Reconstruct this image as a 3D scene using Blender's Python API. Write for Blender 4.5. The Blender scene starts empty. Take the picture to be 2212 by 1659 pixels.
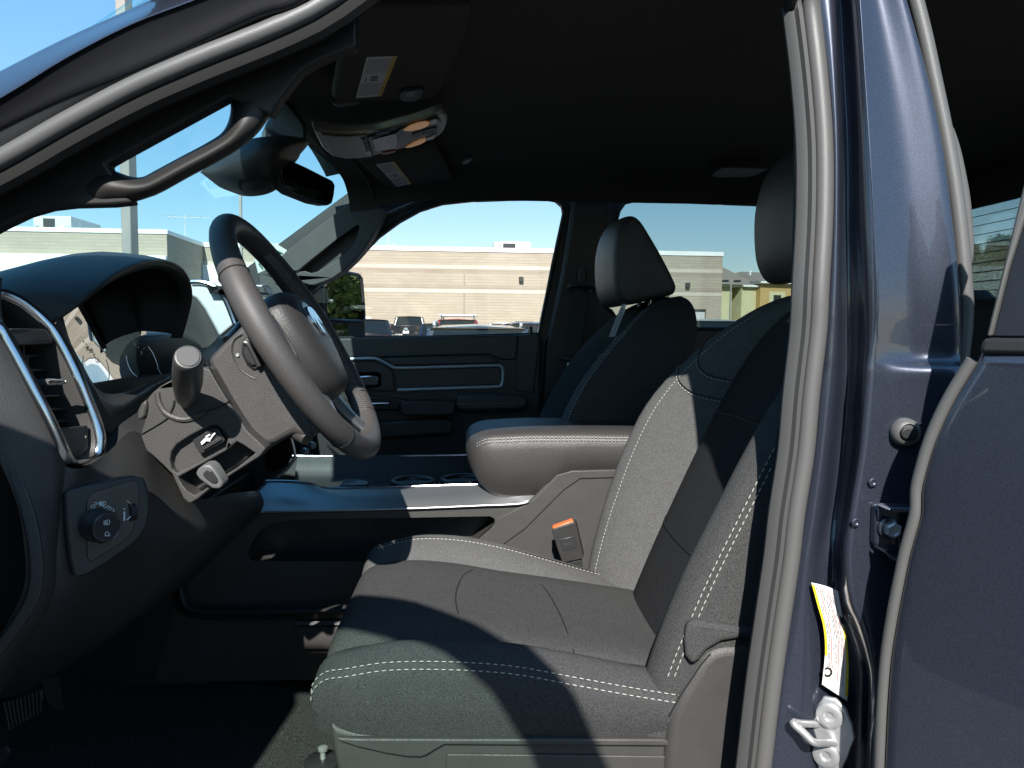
import bpy, bmesh, math, random
from mathutils import Vector, Matrix
from mathutils.geometry import tessellate_polygon
random.seed(7)
R_ = math.radians
scene = bpy.context.scene
COL = scene.collection

# ------------------------------------------------------------------ camera
F, U0, V0 = 1655.0, 1106.0, 829.5            # focal length / centre in pixels of a 2212 x 1659 view
CAM = Vector((0.0, 0.0, 1.5))
ROT = (Matrix.Rotation(R_(-3.0), 3, 'Z') @ Matrix.Rotation(R_(90 - 4.06), 3, 'X') @ Matrix.Rotation(R_(0.5), 3, 'Z'))
cd = bpy.data.cameras.new('camera'); cam = bpy.data.objects.new('camera', cd); COL.objects.link(cam)
cam.matrix_world = Matrix.Translation(CAM) @ ROT.to_4x4()
cd.sensor_width = 36; cd.lens = 36 * F / 2212; cd.clip_start = 0.02; cd.clip_end = 3000
scene.camera = cam

# ------------------------------------------------------------------ sky, sun, exposure
SUN = Vector((0.10, 1.0, -0.80)).normalized()          # direction the light travels
elev = math.asin(-SUN.z); az = math.atan2(-SUN.x, -SUN.y)   # azimuth of the sun clockwise from +Y
w = bpy.data.worlds.new('World'); scene.world = w; w.use_nodes = True
nt = w.node_tree; nt.nodes.clear()
sky = nt.nodes.new('ShaderNodeTexSky'); sky.sky_type = 'NISHITA'; sky.sun_disc = False
sky.sun_elevation = elev; sky.sun_rotation = az; sky.air_density = 1.0; sky.dust_density = 0.2; sky.ozone_density = 2.0
bg = nt.nodes.new('ShaderNodeBackground'); bg.inputs[1].default_value = 0.12
out = nt.nodes.new('ShaderNodeOutputWorld')
gm = nt.nodes.new('ShaderNodeGamma'); gm.inputs[1].default_value = 0.42
hs_n = nt.nodes.new('ShaderNodeHueSaturation'); hs_n.inputs['Saturation'].default_value = 2.15; hs_n.inputs['Value'].default_value = 2.3
nt.links.new(sky.outputs[0], gm.inputs[0]); nt.links.new(gm.outputs[0], hs_n.inputs['Color']); nt.links.new(hs_n.outputs[0], bg.inputs[0]); nt.links.new(bg.outputs[0], out.inputs[0])
sd = bpy.data.lights.new('sun', 'SUN'); sd.energy = 4.6; sd.angle = R_(0.53); sd.color = (1.0, 0.965, 0.915)
sun = bpy.data.objects.new('sun', sd); COL.objects.link(sun)
sun.rotation_euler = SUN.to_track_quat('-Z', 'Y').to_euler()
vs = scene.view_settings; vs.view_transform = 'Standard'; vs.look = 'None'; vs.exposure = 0.95; vs.gamma = 1
vs.use_curve_mapping = False
scene.cycles.max_bounces = 10; scene.cycles.transparent_max_bounces = 16
scene.cycles.diffuse_bounces = 4; scene.cycles.glossy_bounces = 4
scene.cycles.caustics_reflective = False; scene.cycles.caustics_refractive = False

# ------------------------------------------------------------------ pixel helpers (a pixel gives a direction only)
ZR = {'A': (.3345, 0, 0), 'B': (.3345, 584.2, 58.4), 'C': (.24648, 0, 545.2), 'D': (.24648, 350.5, 447.9),
      'E': (.3345, 116.8, 701), 'F': (.41314, 0, 973.6), 'G': (.3345, 584.2, 467.3), 'H': (.35211, 1168.3, 370),
      'I': (.38736, 1557.8, 0), 'J': (.3286, 1557.8, 584.2), 'K': (.35442, 1557.8, 1071), 'L': (.35211, 584.2, 876.2),
      'M': (.44895, 662, 1129.4), 'N': (.43442, 1217, 740), 'O': (.22887, 681.5, 642.6), 'P': (.22887, 0, 447.9),
      'Q': (.1467, 545.2, 516), 'R': (.14965, 662, 223.9), 'S': (.12324, 1460.4, 545.2), 'T': (.24648, 0, 623.1),
      'U': (.25803, 2044.6, 370), 'V': (.24884, 623.1, 1246.2), 'X': (1, 0, 0)}
def ray(u, v): return ROT @ Vector(((u - U0) / F, -(v - V0) / F, -1))
def P(u, v, Y): d = ray(u, v); return CAM + d * (Y / d.y)
def PZ(u, v, z): d = ray(u, v); return CAM + d * ((z - CAM.z) / d.z)
def PP(u, v, o, n): d = ray(u, v); return CAM + d * ((o - CAM).dot(n) / d.dot(n))
def zz(k, x, y): s, a, b = ZR[k]; return (a + s * x, b + s * y)
def pts(k, lst, Y=None):
    r = []
    for p in lst:
        u, v = zz(k, p[0], p[1]); r.append(P(u, v, p[2] if len(p) > 2 else Y))
    return r
def ptsP(k, lst, o, n): return [PP(*zz(k, p[0], p[1]), o, n) for p in lst]

# ------------------------------------------------------------------ materials
def new_mat(name):
    m = bpy.data.materials.new(name); m.use_nodes = True; n = m.node_tree
    b = n.nodes['Principled BSDF']; return m, n, b
def mat(name, col, rough=.5, metal=0, spec=.5, coat=0, coat_rough=.03, grain=None, tint=None, rvar=None, sheen=0):
    """grain=(scale, distance, kind)  tint=(scale, amount): colour mottling  rvar: roughness mottling"""
    m, n, b = new_mat(name)
    b.inputs['Base Color'].default_value = (*col, 1); b.inputs['Roughness'].default_value = rough
    b.inputs['Metallic'].default_value = metal; b.inputs['Specular IOR Level'].default_value = spec
    b.inputs['Coat Weight'].default_value = coat; b.inputs['Coat Roughness'].default_value = coat_rough
    b.inputs['Sheen Weight'].default_value = sheen
    tc = n.nodes.new('ShaderNodeTexCoord')
    if grain:
        if grain[2] == 'v':
            t = n.nodes.new('ShaderNodeTexVoronoi'); t.feature = 'DISTANCE_TO_EDGE'; o = t.outputs['Distance']
        else:
            t = n.nodes.new('ShaderNodeTexNoise'); t.inputs['Detail'].default_value = 3; o = t.outputs['Fac']
        t.inputs['Scale'].default_value = grain[0]; n.links.new(tc.outputs['Object'], t.inputs['Vector'])
        bp = n.nodes.new('ShaderNodeBump'); bp.inputs['Distance'].default_value = grain[1]; bp.inputs['Strength'].default_value = 1
        n.links.new(o, bp.inputs['Height']); n.links.new(bp.outputs[0], b.inputs['Normal'])
    if tint:
        t = n.nodes.new('ShaderNodeTexNoise'); t.inputs['Scale'].default_value = tint[0]; t.inputs['Detail'].default_value = 4
        n.links.new(tc.outputs['Object'], t.inputs['Vector'])
        mr = n.nodes.new('ShaderNodeMapRange'); mr.inputs[1].default_value = .3; mr.inputs[2].default_value = .7
        mr.inputs[3].default_value = 1 - tint[1]; mr.inputs[4].default_value = 1 + tint[1]
        n.links.new(t.outputs['Fac'], mr.inputs[0])
        mx = n.nodes.new('ShaderNodeVectorMath'); mx.operation = 'SCALE'; mx.inputs[0].default_value = col
        n.links.new(mr.outputs[0], mx.inputs['Scale']); n.links.new(mx.outputs[0], b.inputs['Base Color'])
    if rvar:
        t = n.nodes.new('ShaderNodeTexNoise'); t.inputs['Scale'].default_value = rvar[0]; t.inputs['Detail'].default_value = 5
        n.links.new(tc.outputs['Object'], t.inputs['Vector'])
        mr = n.nodes.new('ShaderNodeMapRange'); mr.inputs[1].default_value = .3; mr.inputs[2].default_value = .7
        mr.inputs[3].default_value = max(0, rough - rvar[1]); mr.inputs[4].default_value = rough + rvar[1]
        n.links.new(t.outputs['Fac'], mr.inputs[0]); n.links.new(mr.outputs[0], b.inputs['Roughness'])
    return m
def fabric(name, col, scale=700, amt=.5):
    """woven cloth: two crossed thread waves broken up by noise, for colour and relief"""
    m, n, b = new_mat(name)
    b.inputs['Roughness'].default_value = .9; b.inputs['Specular IOR Level'].default_value = .08; b.inputs['Sheen Weight'].default_value = 0
    tc = n.nodes.new('ShaderNodeTexCoord')
    no = n.nodes.new('ShaderNodeTexNoise'); no.inputs['Scale'].default_value = scale; no.inputs['Detail'].default_value = 2
    n.links.new(tc.outputs['Object'], no.inputs['Vector'])
    no2 = n.nodes.new('ShaderNodeTexNoise'); no2.inputs['Scale'].default_value = 45; no2.inputs['Detail'].default_value = 4
    n.links.new(tc.outputs['Object'], no2.inputs['Vector'])
    mr = n.nodes.new('ShaderNodeMapRange'); mr.inputs[1].default_value = .28; mr.inputs[2].default_value = .72
    mr.inputs[3].default_value = 1 - amt; mr.inputs[4].default_value = 1 + amt
    n.links.new(no.outputs['Fac'], mr.inputs[0])
    mr2 = n.nodes.new('ShaderNodeMapRange'); mr2.inputs[1].default_value = .3; mr2.inputs[2].default_value = .7
    mr2.inputs[3].default_value = .96; mr2.inputs[4].default_value = 1.04
    n.links.new(no2.outputs['Fac'], mr2.inputs[0])
    mu = n.nodes.new('ShaderNodeMath'); mu.operation = 'MULTIPLY'; n.links.new(mr.outputs[0], mu.inputs[0]); n.links.new(mr2.outputs[0], mu.inputs[1])
    mx = n.nodes.new('ShaderNodeVectorMath'); mx.operation = 'SCALE'; mx.inputs[0].default_value = col
    n.links.new(mu.outputs[0], mx.inputs['Scale']); n.links.new(mx.outputs[0], b.inputs['Base Color'])
    bp = n.nodes.new('ShaderNodeBump'); bp.inputs['Distance'].default_value = .0006; bp.inputs['Strength'].default_value = .8
    n.links.new(no.outputs['Fac'], bp.inputs['Height']); n.links.new(bp.outputs[0], b.inputs['Normal'])
    return m
def glass_mat(name, tint, refl=.6, dirt=0.0):
    m = bpy.data.materials.new(name); m.use_nodes = True; n = m.node_tree; n.nodes.clear()
    o = n.nodes.new('ShaderNodeOutputMaterial'); tr = n.nodes.new('ShaderNodeBsdfTransparent'); tr.inputs[0].default_value = (*tint, 1)
    gl = n.nodes.new('ShaderNodeBsdfGlossy'); gl.inputs['Roughness'].default_value = .0
    fr = n.nodes.new('ShaderNodeFresnel'); fr.inputs[0].default_value = 1.5
    mu = n.nodes.new('ShaderNodeMath'); mu.operation = 'MULTIPLY'; mu.inputs[1].default_value = refl
    mx = n.nodes.new('ShaderNodeMixShader')
    n.links.new(fr.outputs[0], mu.inputs[0]); n.links.new(mu.outputs[0], mx.inputs[0])
    n.links.new(tr.outputs[0], mx.inputs[1]); n.links.new(gl.outputs[0], mx.inputs[2]); n.links.new(mx.outputs[0], o.inputs[0])
    return m
def paint(name, col, metal=.55, rough=.32, flake=True):
    m, n, b = new_mat(name)
    b.inputs['Base Color'].default_value = (*col, 1); b.inputs['Metallic'].default_value = metal; b.inputs['Roughness'].default_value = rough
    b.inputs['Coat Weight'].default_value = 1; b.inputs['Coat Roughness'].default_value = .02
    if flake:
        tc = n.nodes.new('ShaderNodeTexCoord'); no = n.nodes.new('ShaderNodeTexNoise'); no.inputs['Scale'].default_value = 1500
        n.links.new(tc.outputs['Object'], no.inputs['Vector'])
        cr = n.nodes.new('ShaderNodeMapRange'); cr.inputs[1].default_value = .35; cr.inputs[2].default_value = .75
        cr.inputs[3].default_value = .7; cr.inputs[4].default_value = 1.9
        n.links.new(no.outputs['Fac'], cr.inputs[0])
        mx = n.nodes.new('ShaderNodeVectorMath'); mx.operation = 'SCALE'; mx.inputs[0].default_value = col
        n.links.new(cr.outputs[0], mx.inputs['Scale']); n.links.new(mx.outputs[0], b.inputs['Base Color'])
    return m
M = {}
M['paint'] = paint('blue_grey_metallic_paint', (.036, .042, .061), .5, .30)
M['rubber'] = mat('grey_rubber_seal', (.098, .096, .093), .45, spec=.5, grain=(900, .0002, 'n'))
M['rubber_black'] = mat('black_rubber', (.018, .018, .019), .5, grain=(700, .0002, 'n'))
M['plastic'] = mat('grained_black_plastic', (.026, .0255, .025), .46, grain=(480, .00040, 'v'), tint=(30, .08))
M['plastic2'] = mat('grained_charcoal_plastic', (.050, .048, .046), .5, grain=(480, .00045, 'v'), tint=(30, .08))
M['pillar'] = mat('matt_black_trim', (.016, .0145, .0135), .55, tint=(500, .12))
M['rubber_mid'] = mat('grey_seal_lip', (.062, .061, .060), .55, spec=.3, grain=(700, .0002, 'n'))
M['rubber_lip'] = mat('dark_seal_lip', (.018, .0175, .017), .8, spec=.12)
M['bright'] = mat('bright_silver_trim', (.52, .54, .56), .35, metal=.25)
M['plastic3'] = mat('satin_charcoal_plastic', (.060, .058, .056), .42, tint=(500, .12))
M['plastic_sm'] = mat('smooth_black_plastic', (.028, .028, .029), .34, rvar=(40, .06))
M['piano'] = mat('gloss_black_plastic', (.008, .008, .009), .08, rvar=(60, .03))
M['leather'] = mat('grey_leather', (.039, .037, .036), .46, grain=(420, .00045, 'v'), tint=(25, .07))
M['wheel_leather'] = mat('wheel_leather', (.062, .058, .056), .52, grain=(900, .0003, 'n'), tint=(700, .22))
M['head'] = mat('dark_headliner_cloth', (.085, .080, .070), .95, spec=.15, tint=(600, .25))
M['fab'] = fabric('charcoal_woven_fabric', (.056, .056, .056))
M['fab_light'] = fabric('light_grey_woven_fabric', (.092, .092, .091), 700, .42)
M['fab_dark'] = fabric('dark_insert_fabric', (.027, .0275, .0285), 700, .55)
M['carpet'] = fabric('loop_carpet', (.046, .044, .044), 420, .8)
M['thread'] = mat('pale_thread', (.40, .39, .35), .8)
M['thread_dk'] = mat('black_thread', (.01, .01, .01), .6)
M['chrome'] = mat('satin_chrome', (.62, .63, .65), .2, metal=1)
M['silver'] = mat('satin_silver_trim', (.36, .37, .38), .36, metal=.85, grain=(1500, .0001, 'n'))
M['steel'] = mat('zinc_steel', (.55, .55, .55), .42, metal=.7, tint=(60, .15))
M['white_print'] = mat('white_print', (.75, .75, .75), .6)
M['paper'] = mat('label_white', (.74, .73, .70), .5)
M['yellow'] = mat('label_yellow', (.72, .58, .03), .5)
M['black_print'] = mat('label_black', (.015, .015, .015), .5)
M['grey_print'] = mat('label_grey_print', (.22, .22, .23), .6)
M['red_print'] = mat('label_red', (.55, .08, .06), .5)
M['orange'] = mat('orange_button', (.85, .16, .04), .4)
M['glass_ws'] = glass_mat('windshield_glass', (.70, .93, .95), .18)
M['glass_side'] = glass_mat('green_side_glass', (.955, .965, .96), .45)
M['glass_dark'] = glass_mat('privacy_glass', (.62, .68, .68), .5)
M['glass_door'] = glass_mat('door_glass', (.87, .975, .93), .2)

# ------------------------------------------------------------------ mesh helpers
def thing(name, label, cat, loc=(0, 0, 0), group=None):
    o = bpy.data.objects.new(name, None); COL.objects.link(o); o.location = loc; o.empty_display_size = .1
    o['label'] = label; o['category'] = cat
    if group: o['group'] = group
    return o
def part(name, parent):
    o = bpy.data.objects.new(name, None); COL.objects.link(o); o.parent = parent; o.empty_display_size = .05
    return o
def tag(o, label, cat, group=None):
    o['label'] = label; o['category'] = cat
    if group: o['group'] = group
    return o
def link(name, me, m, parent=None, smooth=True, bevel=0, seg=2, sub=0, solid=0, angle=40, offset=-1):
    if m: me.materials.append(m)
    if smooth:
        me.shade_smooth()
        try: me.set_sharp_from_angle(angle=R_(angle))
        except Exception: pass
    o = bpy.data.objects.new(name, me); COL.objects.link(o)
    if parent: o.parent = parent
    if solid:
        s = o.modifiers.new('s', 'SOLIDIFY'); s.thickness = solid; s.offset = offset
    if bevel:
        b = o.modifiers.new('b', 'BEVEL'); b.width = bevel; b.segments = seg; b.limit_method = 'ANGLE'; b.angle_limit = R_(35)
        b.harden_normals = False
    if sub:
        s = o.modifiers.new('ss', 'SUBSURF'); s.levels = sub; s.render_levels = sub
    return o
def mk(name, verts, faces, m, parent=None, **k):
    me = bpy.data.meshes.new(name); me.from_pydata([tuple(v) for v in verts], [], faces); me.update()
    bm = bmesh.new(); bm.from_mesh(me); bmesh.ops.recalc_face_normals(bm, faces=bm.faces); bm.to_mesh(me); bm.free()
    return link(name, me, m, parent, **k)
def cr(p0, p1, p2, p3, t):
    return .5 * ((2 * p1) + (p2 - p0) * t + (2 * p0 - 5 * p1 + 4 * p2 - p3) * t * t + (3 * p1 - p0 - 3 * p2 + p3) * t ** 3)
def spl(ps, n, closed=False):
    """Catmull-Rom resampling with n spans per segment"""
    ps = [Vector(p) for p in ps]; L = len(ps); r = []
    for i in range(L if closed else L - 1):
        if closed: a, b, c, d = ps[i - 1], ps[i], ps[(i + 1) % L], ps[(i + 2) % L]
        else: a, b, c, d = ps[max(i - 1, 0)], ps[i], ps[i + 1], ps[min(i + 2, L - 1)]
        for j in range(n): r.append(cr(a, b, c, d, j / n))
    if not closed: r.append(ps[-1])
    return r
def resample(ps, step):
    r = [ps[0].copy()]; acc = 0
    for a, b in zip(ps[:-1], ps[1:]):
        L = (b - a).length
        if L < 1e-9: continue
        d = step - acc
        while d <= L:
            r.append(a.lerp(b, d / L)); d += step
        acc = L - (d - step)
    return r
def grid_mesh(rows, nu, nv):
    rr = [spl(r, nu) for r in rows]; cols = [spl([r[i] for r in rr], nv) for i in range(len(rr[0]))]
    W, H = len(cols), len(cols[0])
    v = [cols[i][j] for j in range(H) for i in range(W)]
    f = [(j * W + i, j * W + i + 1, (j + 1) * W + i + 1, (j + 1) * W + i) for j in range(H - 1) for i in range(W - 1)]
    return v, f
def grid(name, rows, m, parent=None, nu=4, nv=4, **k):
    v, f = grid_mesh(rows, nu, nv); return mk(name, v, f, m, parent, **k)
def loft(name, loops, m, parent=None, caps=True, closed=True, nv=1, **k):
    """loops of equal length; joined in order"""
    if nv > 1:
        n = len(loops[0]); cols = [spl([l[i] for l in loops], nv) for i in range(n)]
        loops = [[c[j] for c in cols] for j in range(len(cols[0]))]
    n = len(loops[0]); v = [p for l in loops for p in l]; f = []
    for j in range(len(loops) - 1):
        for i in range(n if closed else n - 1):
            i2 = (i + 1) % n; f.append((j * n + i, j * n + i2, (j + 1) * n + i2, (j + 1) * n + i))
    if caps and closed:
        f.append(tuple(range(n))); f.append(tuple((len(loops) - 1) * n + i for i in range(n)))
    return mk(name, v, f, m, parent, **k)
def frames(path, closed=False, up=None):
    n = len(path); T = []
    for i in range(n):
        a = path[i - 1] if (i > 0 or closed) else path[i]; b = path[(i + 1) % n] if (i < n - 1 or closed) else path[i]
        T.append((b - a).normalized())
    fr = []; nrm = None
    for i in range(n):
        if up is not None: nrm = (Vector(up) - T[i] * Vector(up).dot(T[i])).normalized()
        elif nrm is None:
            a = Vector((0, 0, 1)) if abs(T[0].z) < .9 else Vector((1, 0, 0)); nrm = (a - T[0] * a.dot(T[0])).normalized()
        else: nrm = (nrm - T[i] * nrm.dot(T[i])).normalized()
        fr.append((T[i], nrm, T[i].cross(nrm)))
    return fr
def tube(name, path, r, m, parent=None, closed=False, seg=10, flat=1, up=None, sp=0, caps=True, prof=None, **k):
    path = [Vector(p) for p in path]
    rr = r if isinstance(r, (list, tuple)) else [r] * len(path)
    if sp:
        q = spl([(*p, x) for p, x in zip(path, rr)], sp, closed) if False else None
        pn = spl(path, sp, closed); L = len(path); rn = []
        for i in range(L if closed else L - 1):
            for j in range(sp): rn.append(rr[i] + (rr[(i + 1) % L] - rr[i]) * j / sp)
        if not closed: rn.append(rr[-1])
        path, rr = pn, rn
    fr = frames(path, closed, up); loops = []
    for p, rad, (t, a, b) in zip(path, rr, fr):
        if prof: loops.append([p + a * x * rad + b * y * rad for x, y in prof])
        else: loops.append([p + a * math.cos(q) * rad + b * math.sin(q) * rad * flat for q in [2 * math.pi * i / seg for i in range(seg)]])
    if closed: loops.append(loops[0])
    return loft(name, loops, m, parent, caps=caps and not closed, **k)
def prism(name, outline, off, m, parent=None, holes=(), bevel=.003, seg=2, **k):
    """flat-ish outline (3D points) extruded by vector off; holes cut right through"""
    off = Vector(off); loops = [[Vector(p) for p in outline]] + [[Vector(p) for p in h] for h in holes]
    flat = [p for l in loops for p in l]; n = len(flat)
    tris = tessellate_polygon(loops)
    v = flat + [p + off for p in flat]
    f = [tuple(t) for t in tris] + [tuple(i + n for i in reversed(t)) for t in tris]
    s = 0
    for l in loops:
        L = len(l)
        for i in range(L):
            a, b = s + i, s + (i + 1) % L; f.append((a, b, b + n, a + n))
        s += L
    me = bpy.data.meshes.new(name); me.from_pydata([tuple(p) for p in v], [], f); me.update()
    bm = bmesh.new(); bm.from_mesh(me)
    bmesh.ops.dissolve_limit(bm, angle_limit=R_(1), verts=bm.verts, edges=bm.edges) if not holes else None
    bmesh.ops.recalc_face_normals(bm, faces=bm.faces); bm.to_mesh(me); bm.free()
    return link(name, me, m, parent, bevel=bevel, seg=seg, **k)
def box(name, lo, hi, m, parent=None, bevel=.003, **k):
    x0, y0, z0 = lo; x1, y1, z1 = hi
    v = [(x0, y0, z0), (x1, y0, z0), (x1, y1, z0), (x0, y1, z0), (x0, y0, z1), (x1, y0, z1), (x1, y1, z1), (x0, y1, z1)]
    f = [(0, 3, 2, 1), (4, 5, 6, 7), (0, 1, 5, 4), (1, 2, 6, 5), (2, 3, 7, 6), (3, 0, 4, 7)]
    return mk(name, v, f, m, parent, bevel=bevel, **k)
def lathe(name, c, axis, prof, m, parent=None, seg=24, **k):
    """prof: (distance along axis, radius)"""
    c = Vector(c); a = Vector(axis).normalized(); t, n, b = frames([c, c + a])[0]
    loops = [[c + a * h + (n * math.cos(q) + b * math.sin(q)) * r for q in [2 * math.pi * i / seg for i in range(seg)]] for h, r in prof]
    return loft(name, loops, m, parent, **k)
def stitches(name, path, m, parent, dash=.0045, gap=.0028, w=.0009, lift=Vector((0, -.0006, .0006))):
    """row of thread stitches along a path: one small flat loop per stitch"""
    ps = resample(path, (dash + gap)); vs, fs = [], []
    fine = resample(path, (dash + gap) / 8)
    k = 8; i = 0
    while i + 5 < len(fine):
        a, b = fine[i] + lift, fine[i + 5] + lift; t = (b - a)
        if t.length > 1e-6:
            t.normalize(); s = Vector((0, 0, 1)) if abs(t.z) < .8 else Vector((1, 0, 0))
            n1 = (s - t * s.dot(t)).normalized() * w; n2 = t.cross(n1); q = len(vs); mid = (a + b) / 2
            ring = lambda c, f_: [c + n1 * f_, c + n2 * f_, c - n1 * f_, c - n2 * f_]
            vs += ring(a, .5) + ring(mid, 1) + ring(b, .5)
            for r0 in (0, 4):
                for e in range(4): fs.append((q + r0 + e, q + r0 + (e + 1) % 4, q + r0 + 4 + (e + 1) % 4, q + r0 + 4 + e))
            fs.append((q, q + 1, q + 2, q + 3)); fs.append((q + 8, q + 9, q + 10, q + 11))
        i += k
    o = mk(name, vs, fs, m, parent); o['kind'] = 'stuff'; return o
def text(name, s, loc, right, up, size, m, parent, depth=.0002, align='CENTER'):
    cu = bpy.data.curves.new(name, 'FONT'); cu.body = s; cu.size = size; cu.extrude = depth; cu.align_x = align; cu.align_y = 'CENTER'
    o = bpy.data.objects.new(name, cu); COL.objects.link(o)
    r, u = Vector(right).normalized(), Vector(up).normalized(); n = r.cross(u).normalized(); u = n.cross(r)
    mw = Matrix((r, u, n)).transposed().to_4x4(); mw.translation = Vector(loc)
    dg = bpy.context.evaluated_depsgraph_get(); me = bpy.data.meshes.new_from_object(o.evaluated_get(dg))
    me.transform(mw); bpy.data.objects.remove(o); me.materials.clear()
    return link(name, me, m, parent, smooth=False)
def copy_tree(o, parent=None):
    c = o.copy(); COL.objects.link(c); c.parent = parent
    for ch in list(o.children): copy_tree(ch, c)
    return c
# ================================================================== THE PLACE AROUND THE TRUCK
def lotz(y): return max(0.0, y - 8.0) * .007          # the lot rises gently towards the store
def at(u, depth, z=None):
    d = ray(u, 712); q = CAM + d * depth; return Vector((q.x, q.y, 0 if z is None else z))
def on_lot(u, depth): q = at(u, depth); q.z = lotz(q.y) + .004; return q
M['asphalt'] = mat('asphalt', (.085, .085, .088), .9, spec=.2, tint=(6, .25), grain=(120, .004, 'n'))
M['line'] = mat('white_road_paint', (.62, .62, .60), .7, tint=(14, .2))
M['soil'] = mat('dry_grass_verge', (.10, .12, .045), .95, tint=(3, .35))
def sheet(name, x0, x1, y0, y1, z, m, n=1):
    o = mk(name, [(x0, y0, z), (x1, y0, z), (x1, y1, z), (x0, y1, z)], [(0, 1, 2, 3)], m, smooth=False); o['kind'] = 'structure'; return o
sheet('ground', -900, 900, -900, 900, 0, M['soil'])
o = mk('parking_lot', [(x, y, lotz(y) + .004) for y in (-45, 8, 62) for x in (-70, 36)], [(0, 1, 3, 2), (2, 3, 5, 4)], M['asphalt'], smooth=False); o['kind'] = 'structure'
vs_, fs_ = [], []
for yy in (9.0, 22.0, 34.0):
    for i in range(-9, 10):
        x = i * 2.8 + 1.3; q = len(vs_); z0_, z1_ = lotz(yy) + .009, lotz(yy + 5.4) + .009; vs_ += [(x, yy, z0_), (x + .1, yy, z0_), (x + .1, yy + 5.4, z1_), (x, yy + 5.4, z1_)]; fs_.append((q, q + 1, q + 2, q + 3))
o = mk('parking_lines', vs_, fs_, M['line'], smooth=False); o['kind'] = 'structure'
o = box('kerb', (36, -45, 0), (36.3, 62, .14), mat('concrete_kerb', (.38, .37, .35), .85, tint=(4, .15)), bevel=.02); o['kind'] = 'structure'

# ---- block building
def block_mat(name, c1, c2, mort, bw, bh):
    m, n, b = new_mat(name); b.inputs['Roughness'].default_value = .92; b.inputs['Specular IOR Level'].default_value = .2
    tc = n.nodes.new('ShaderNodeTexCoord'); sx = n.nodes.new('ShaderNodeSeparateXYZ'); n.links.new(tc.outputs['Object'], sx.inputs[0])
    ad = n.nodes.new('ShaderNodeMath'); ad.operation = 'ADD'; n.links.new(sx.outputs[0], ad.inputs[0]); n.links.new(sx.outputs[1], ad.inputs[1])
    cx = n.nodes.new('ShaderNodeCombineXYZ'); n.links.new(ad.outputs[0], cx.inputs[0]); n.links.new(sx.outputs[2], cx.inputs[1])
    t = n.nodes.new('ShaderNodeTexBrick'); t.inputs['Scale'].default_value = 1; t.inputs['Brick Width'].default_value = bw; t.inputs['Row Height'].default_value = bh
    t.inputs['Mortar Size'].default_value = .012; t.inputs['Color1'].default_value = (*c1, 1); t.inputs['Color2'].default_value = (*c2, 1); t.inputs['Mortar'].default_value = (*mort, 1)
    n.links.new(cx.outputs[0], t.inputs['Vector'])
    no = n.nodes.new('ShaderNodeTexNoise'); no.inputs['Scale'].default_value = .5; no.inputs['Detail'].default_value = 5; n.links.new(tc.outputs['Object'], no.inputs['Vector'])
    mr = n.nodes.new('ShaderNodeMapRange'); mr.inputs[1].default_value = .3; mr.inputs[2].default_value = .7; mr.inputs[3].default_value = .95; mr.inputs[4].default_value = 1.05
    n.links.new(no.outputs['Fac'], mr.inputs[0])
    mx = n.nodes.new('ShaderNodeVectorMath'); mx.operation = 'SCALE'; n.links.new(t.outputs['Color'], mx.inputs[0]); n.links.new(mr.outputs[0], mx.inputs['Scale'])
    n.links.new(mx.outputs[0], b.inputs['Base Color'])
    bp = n.nodes.new('ShaderNodeBump'); bp.inputs['Distance'].default_value = .02; n.links.new(t.outputs['Fac'], bp.inputs['Height']); bp.invert = True
    n.links.new(bp.outputs[0], b.inputs['Normal'])
    return m
M['block'] = block_mat('tan_split_face_block', (.42, .352, .272), (.385, .32, .245), (.49, .425, .345), .8, .2)
M['block2'] = block_mat('darker_block_course', (.37, .30, .235), (.34, .275, .21), (.44, .375, .30), .8, .2)
M['cap'] = mat('white_metal_coping', (.82, .81, .78), .5, tint=(1, .05))
M['band'] = mat('cream_block_band', (.53, .46, .37), .85, tint=(2, .08))
M['fascia'] = mat('white_stucco_fascia', (.80, .79, .77), .8, tint=(1, .05))
M['galv'] = mat('galvanised_sheet', (.50, .50, .49), .5, metal=.3, tint=(2, .12))
M['dark'] = mat('dark_void', (.03, .03, .03), .8)
M['roofm'] = mat('roof_membrane', (.42, .41, .39), .9, tint=(1, .1))
store = thing('store_building', 'long single storey tan block building with white coping and cream bands', 'building', at(900, 60))
st_loc = store.location.copy()
def stp(o): o.parent = store; o.matrix_parent_inverse = Matrix.Translation(-st_loc); return o
A = at(340, 52.6); B = at(1557, 56.2); ex = (B - A).normalized(); ey = Vector((-ex.y, ex.x, 0))
def bb(name, o, s0, s1, t0, t1, z0, z1, m, bevel=.01):
    """box in the building's own axes: s along the face, t into it"""
    c = [o + ex * s + ey * t + Vector((0, 0, z)) for z in (z0, z1) for s, t in ((s0, t0), (s1, t0), (s1, t1), (s0, t1))]
    f = [(0, 3, 2, 1), (4, 5, 6, 7), (0, 1, 5, 4), (1, 2, 6, 5), (2, 3, 7, 6), (3, 0, 4, 7)]
    return stp(mk(name, c, f, m, bevel=bevel))
L = (B - A).length
dw0, dw1 = (at(1496, 55.8) - A).dot(ex), (at(1526, 55.9) - A).dot(ex)
bb('wall', A, -2, dw0, 0, 24, 0, 6.95, M['block'])
bb('wall', A, dw0, dw1, 0, 24, 3.1, 6.95, M['block'])
bb('wall', A, dw1, L, 0, 24, 0, 6.95, M['block'])
bb('roll_up_door', A, dw0, dw1, .25, .4, 0, 3.1, mat('grey_roll_up_door', (.5, .5, .48), .6, tint=(3, .1)))
bb('coping', A, -2.1, L + .06, -.06, 24.05, 6.953, 7.27, M['cap'], .02)
for z0 in (5.74, 4.06): bb('block_band', A, -2, L + .012, -.012, 1, z0, z0 + .27, M['band'])
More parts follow.
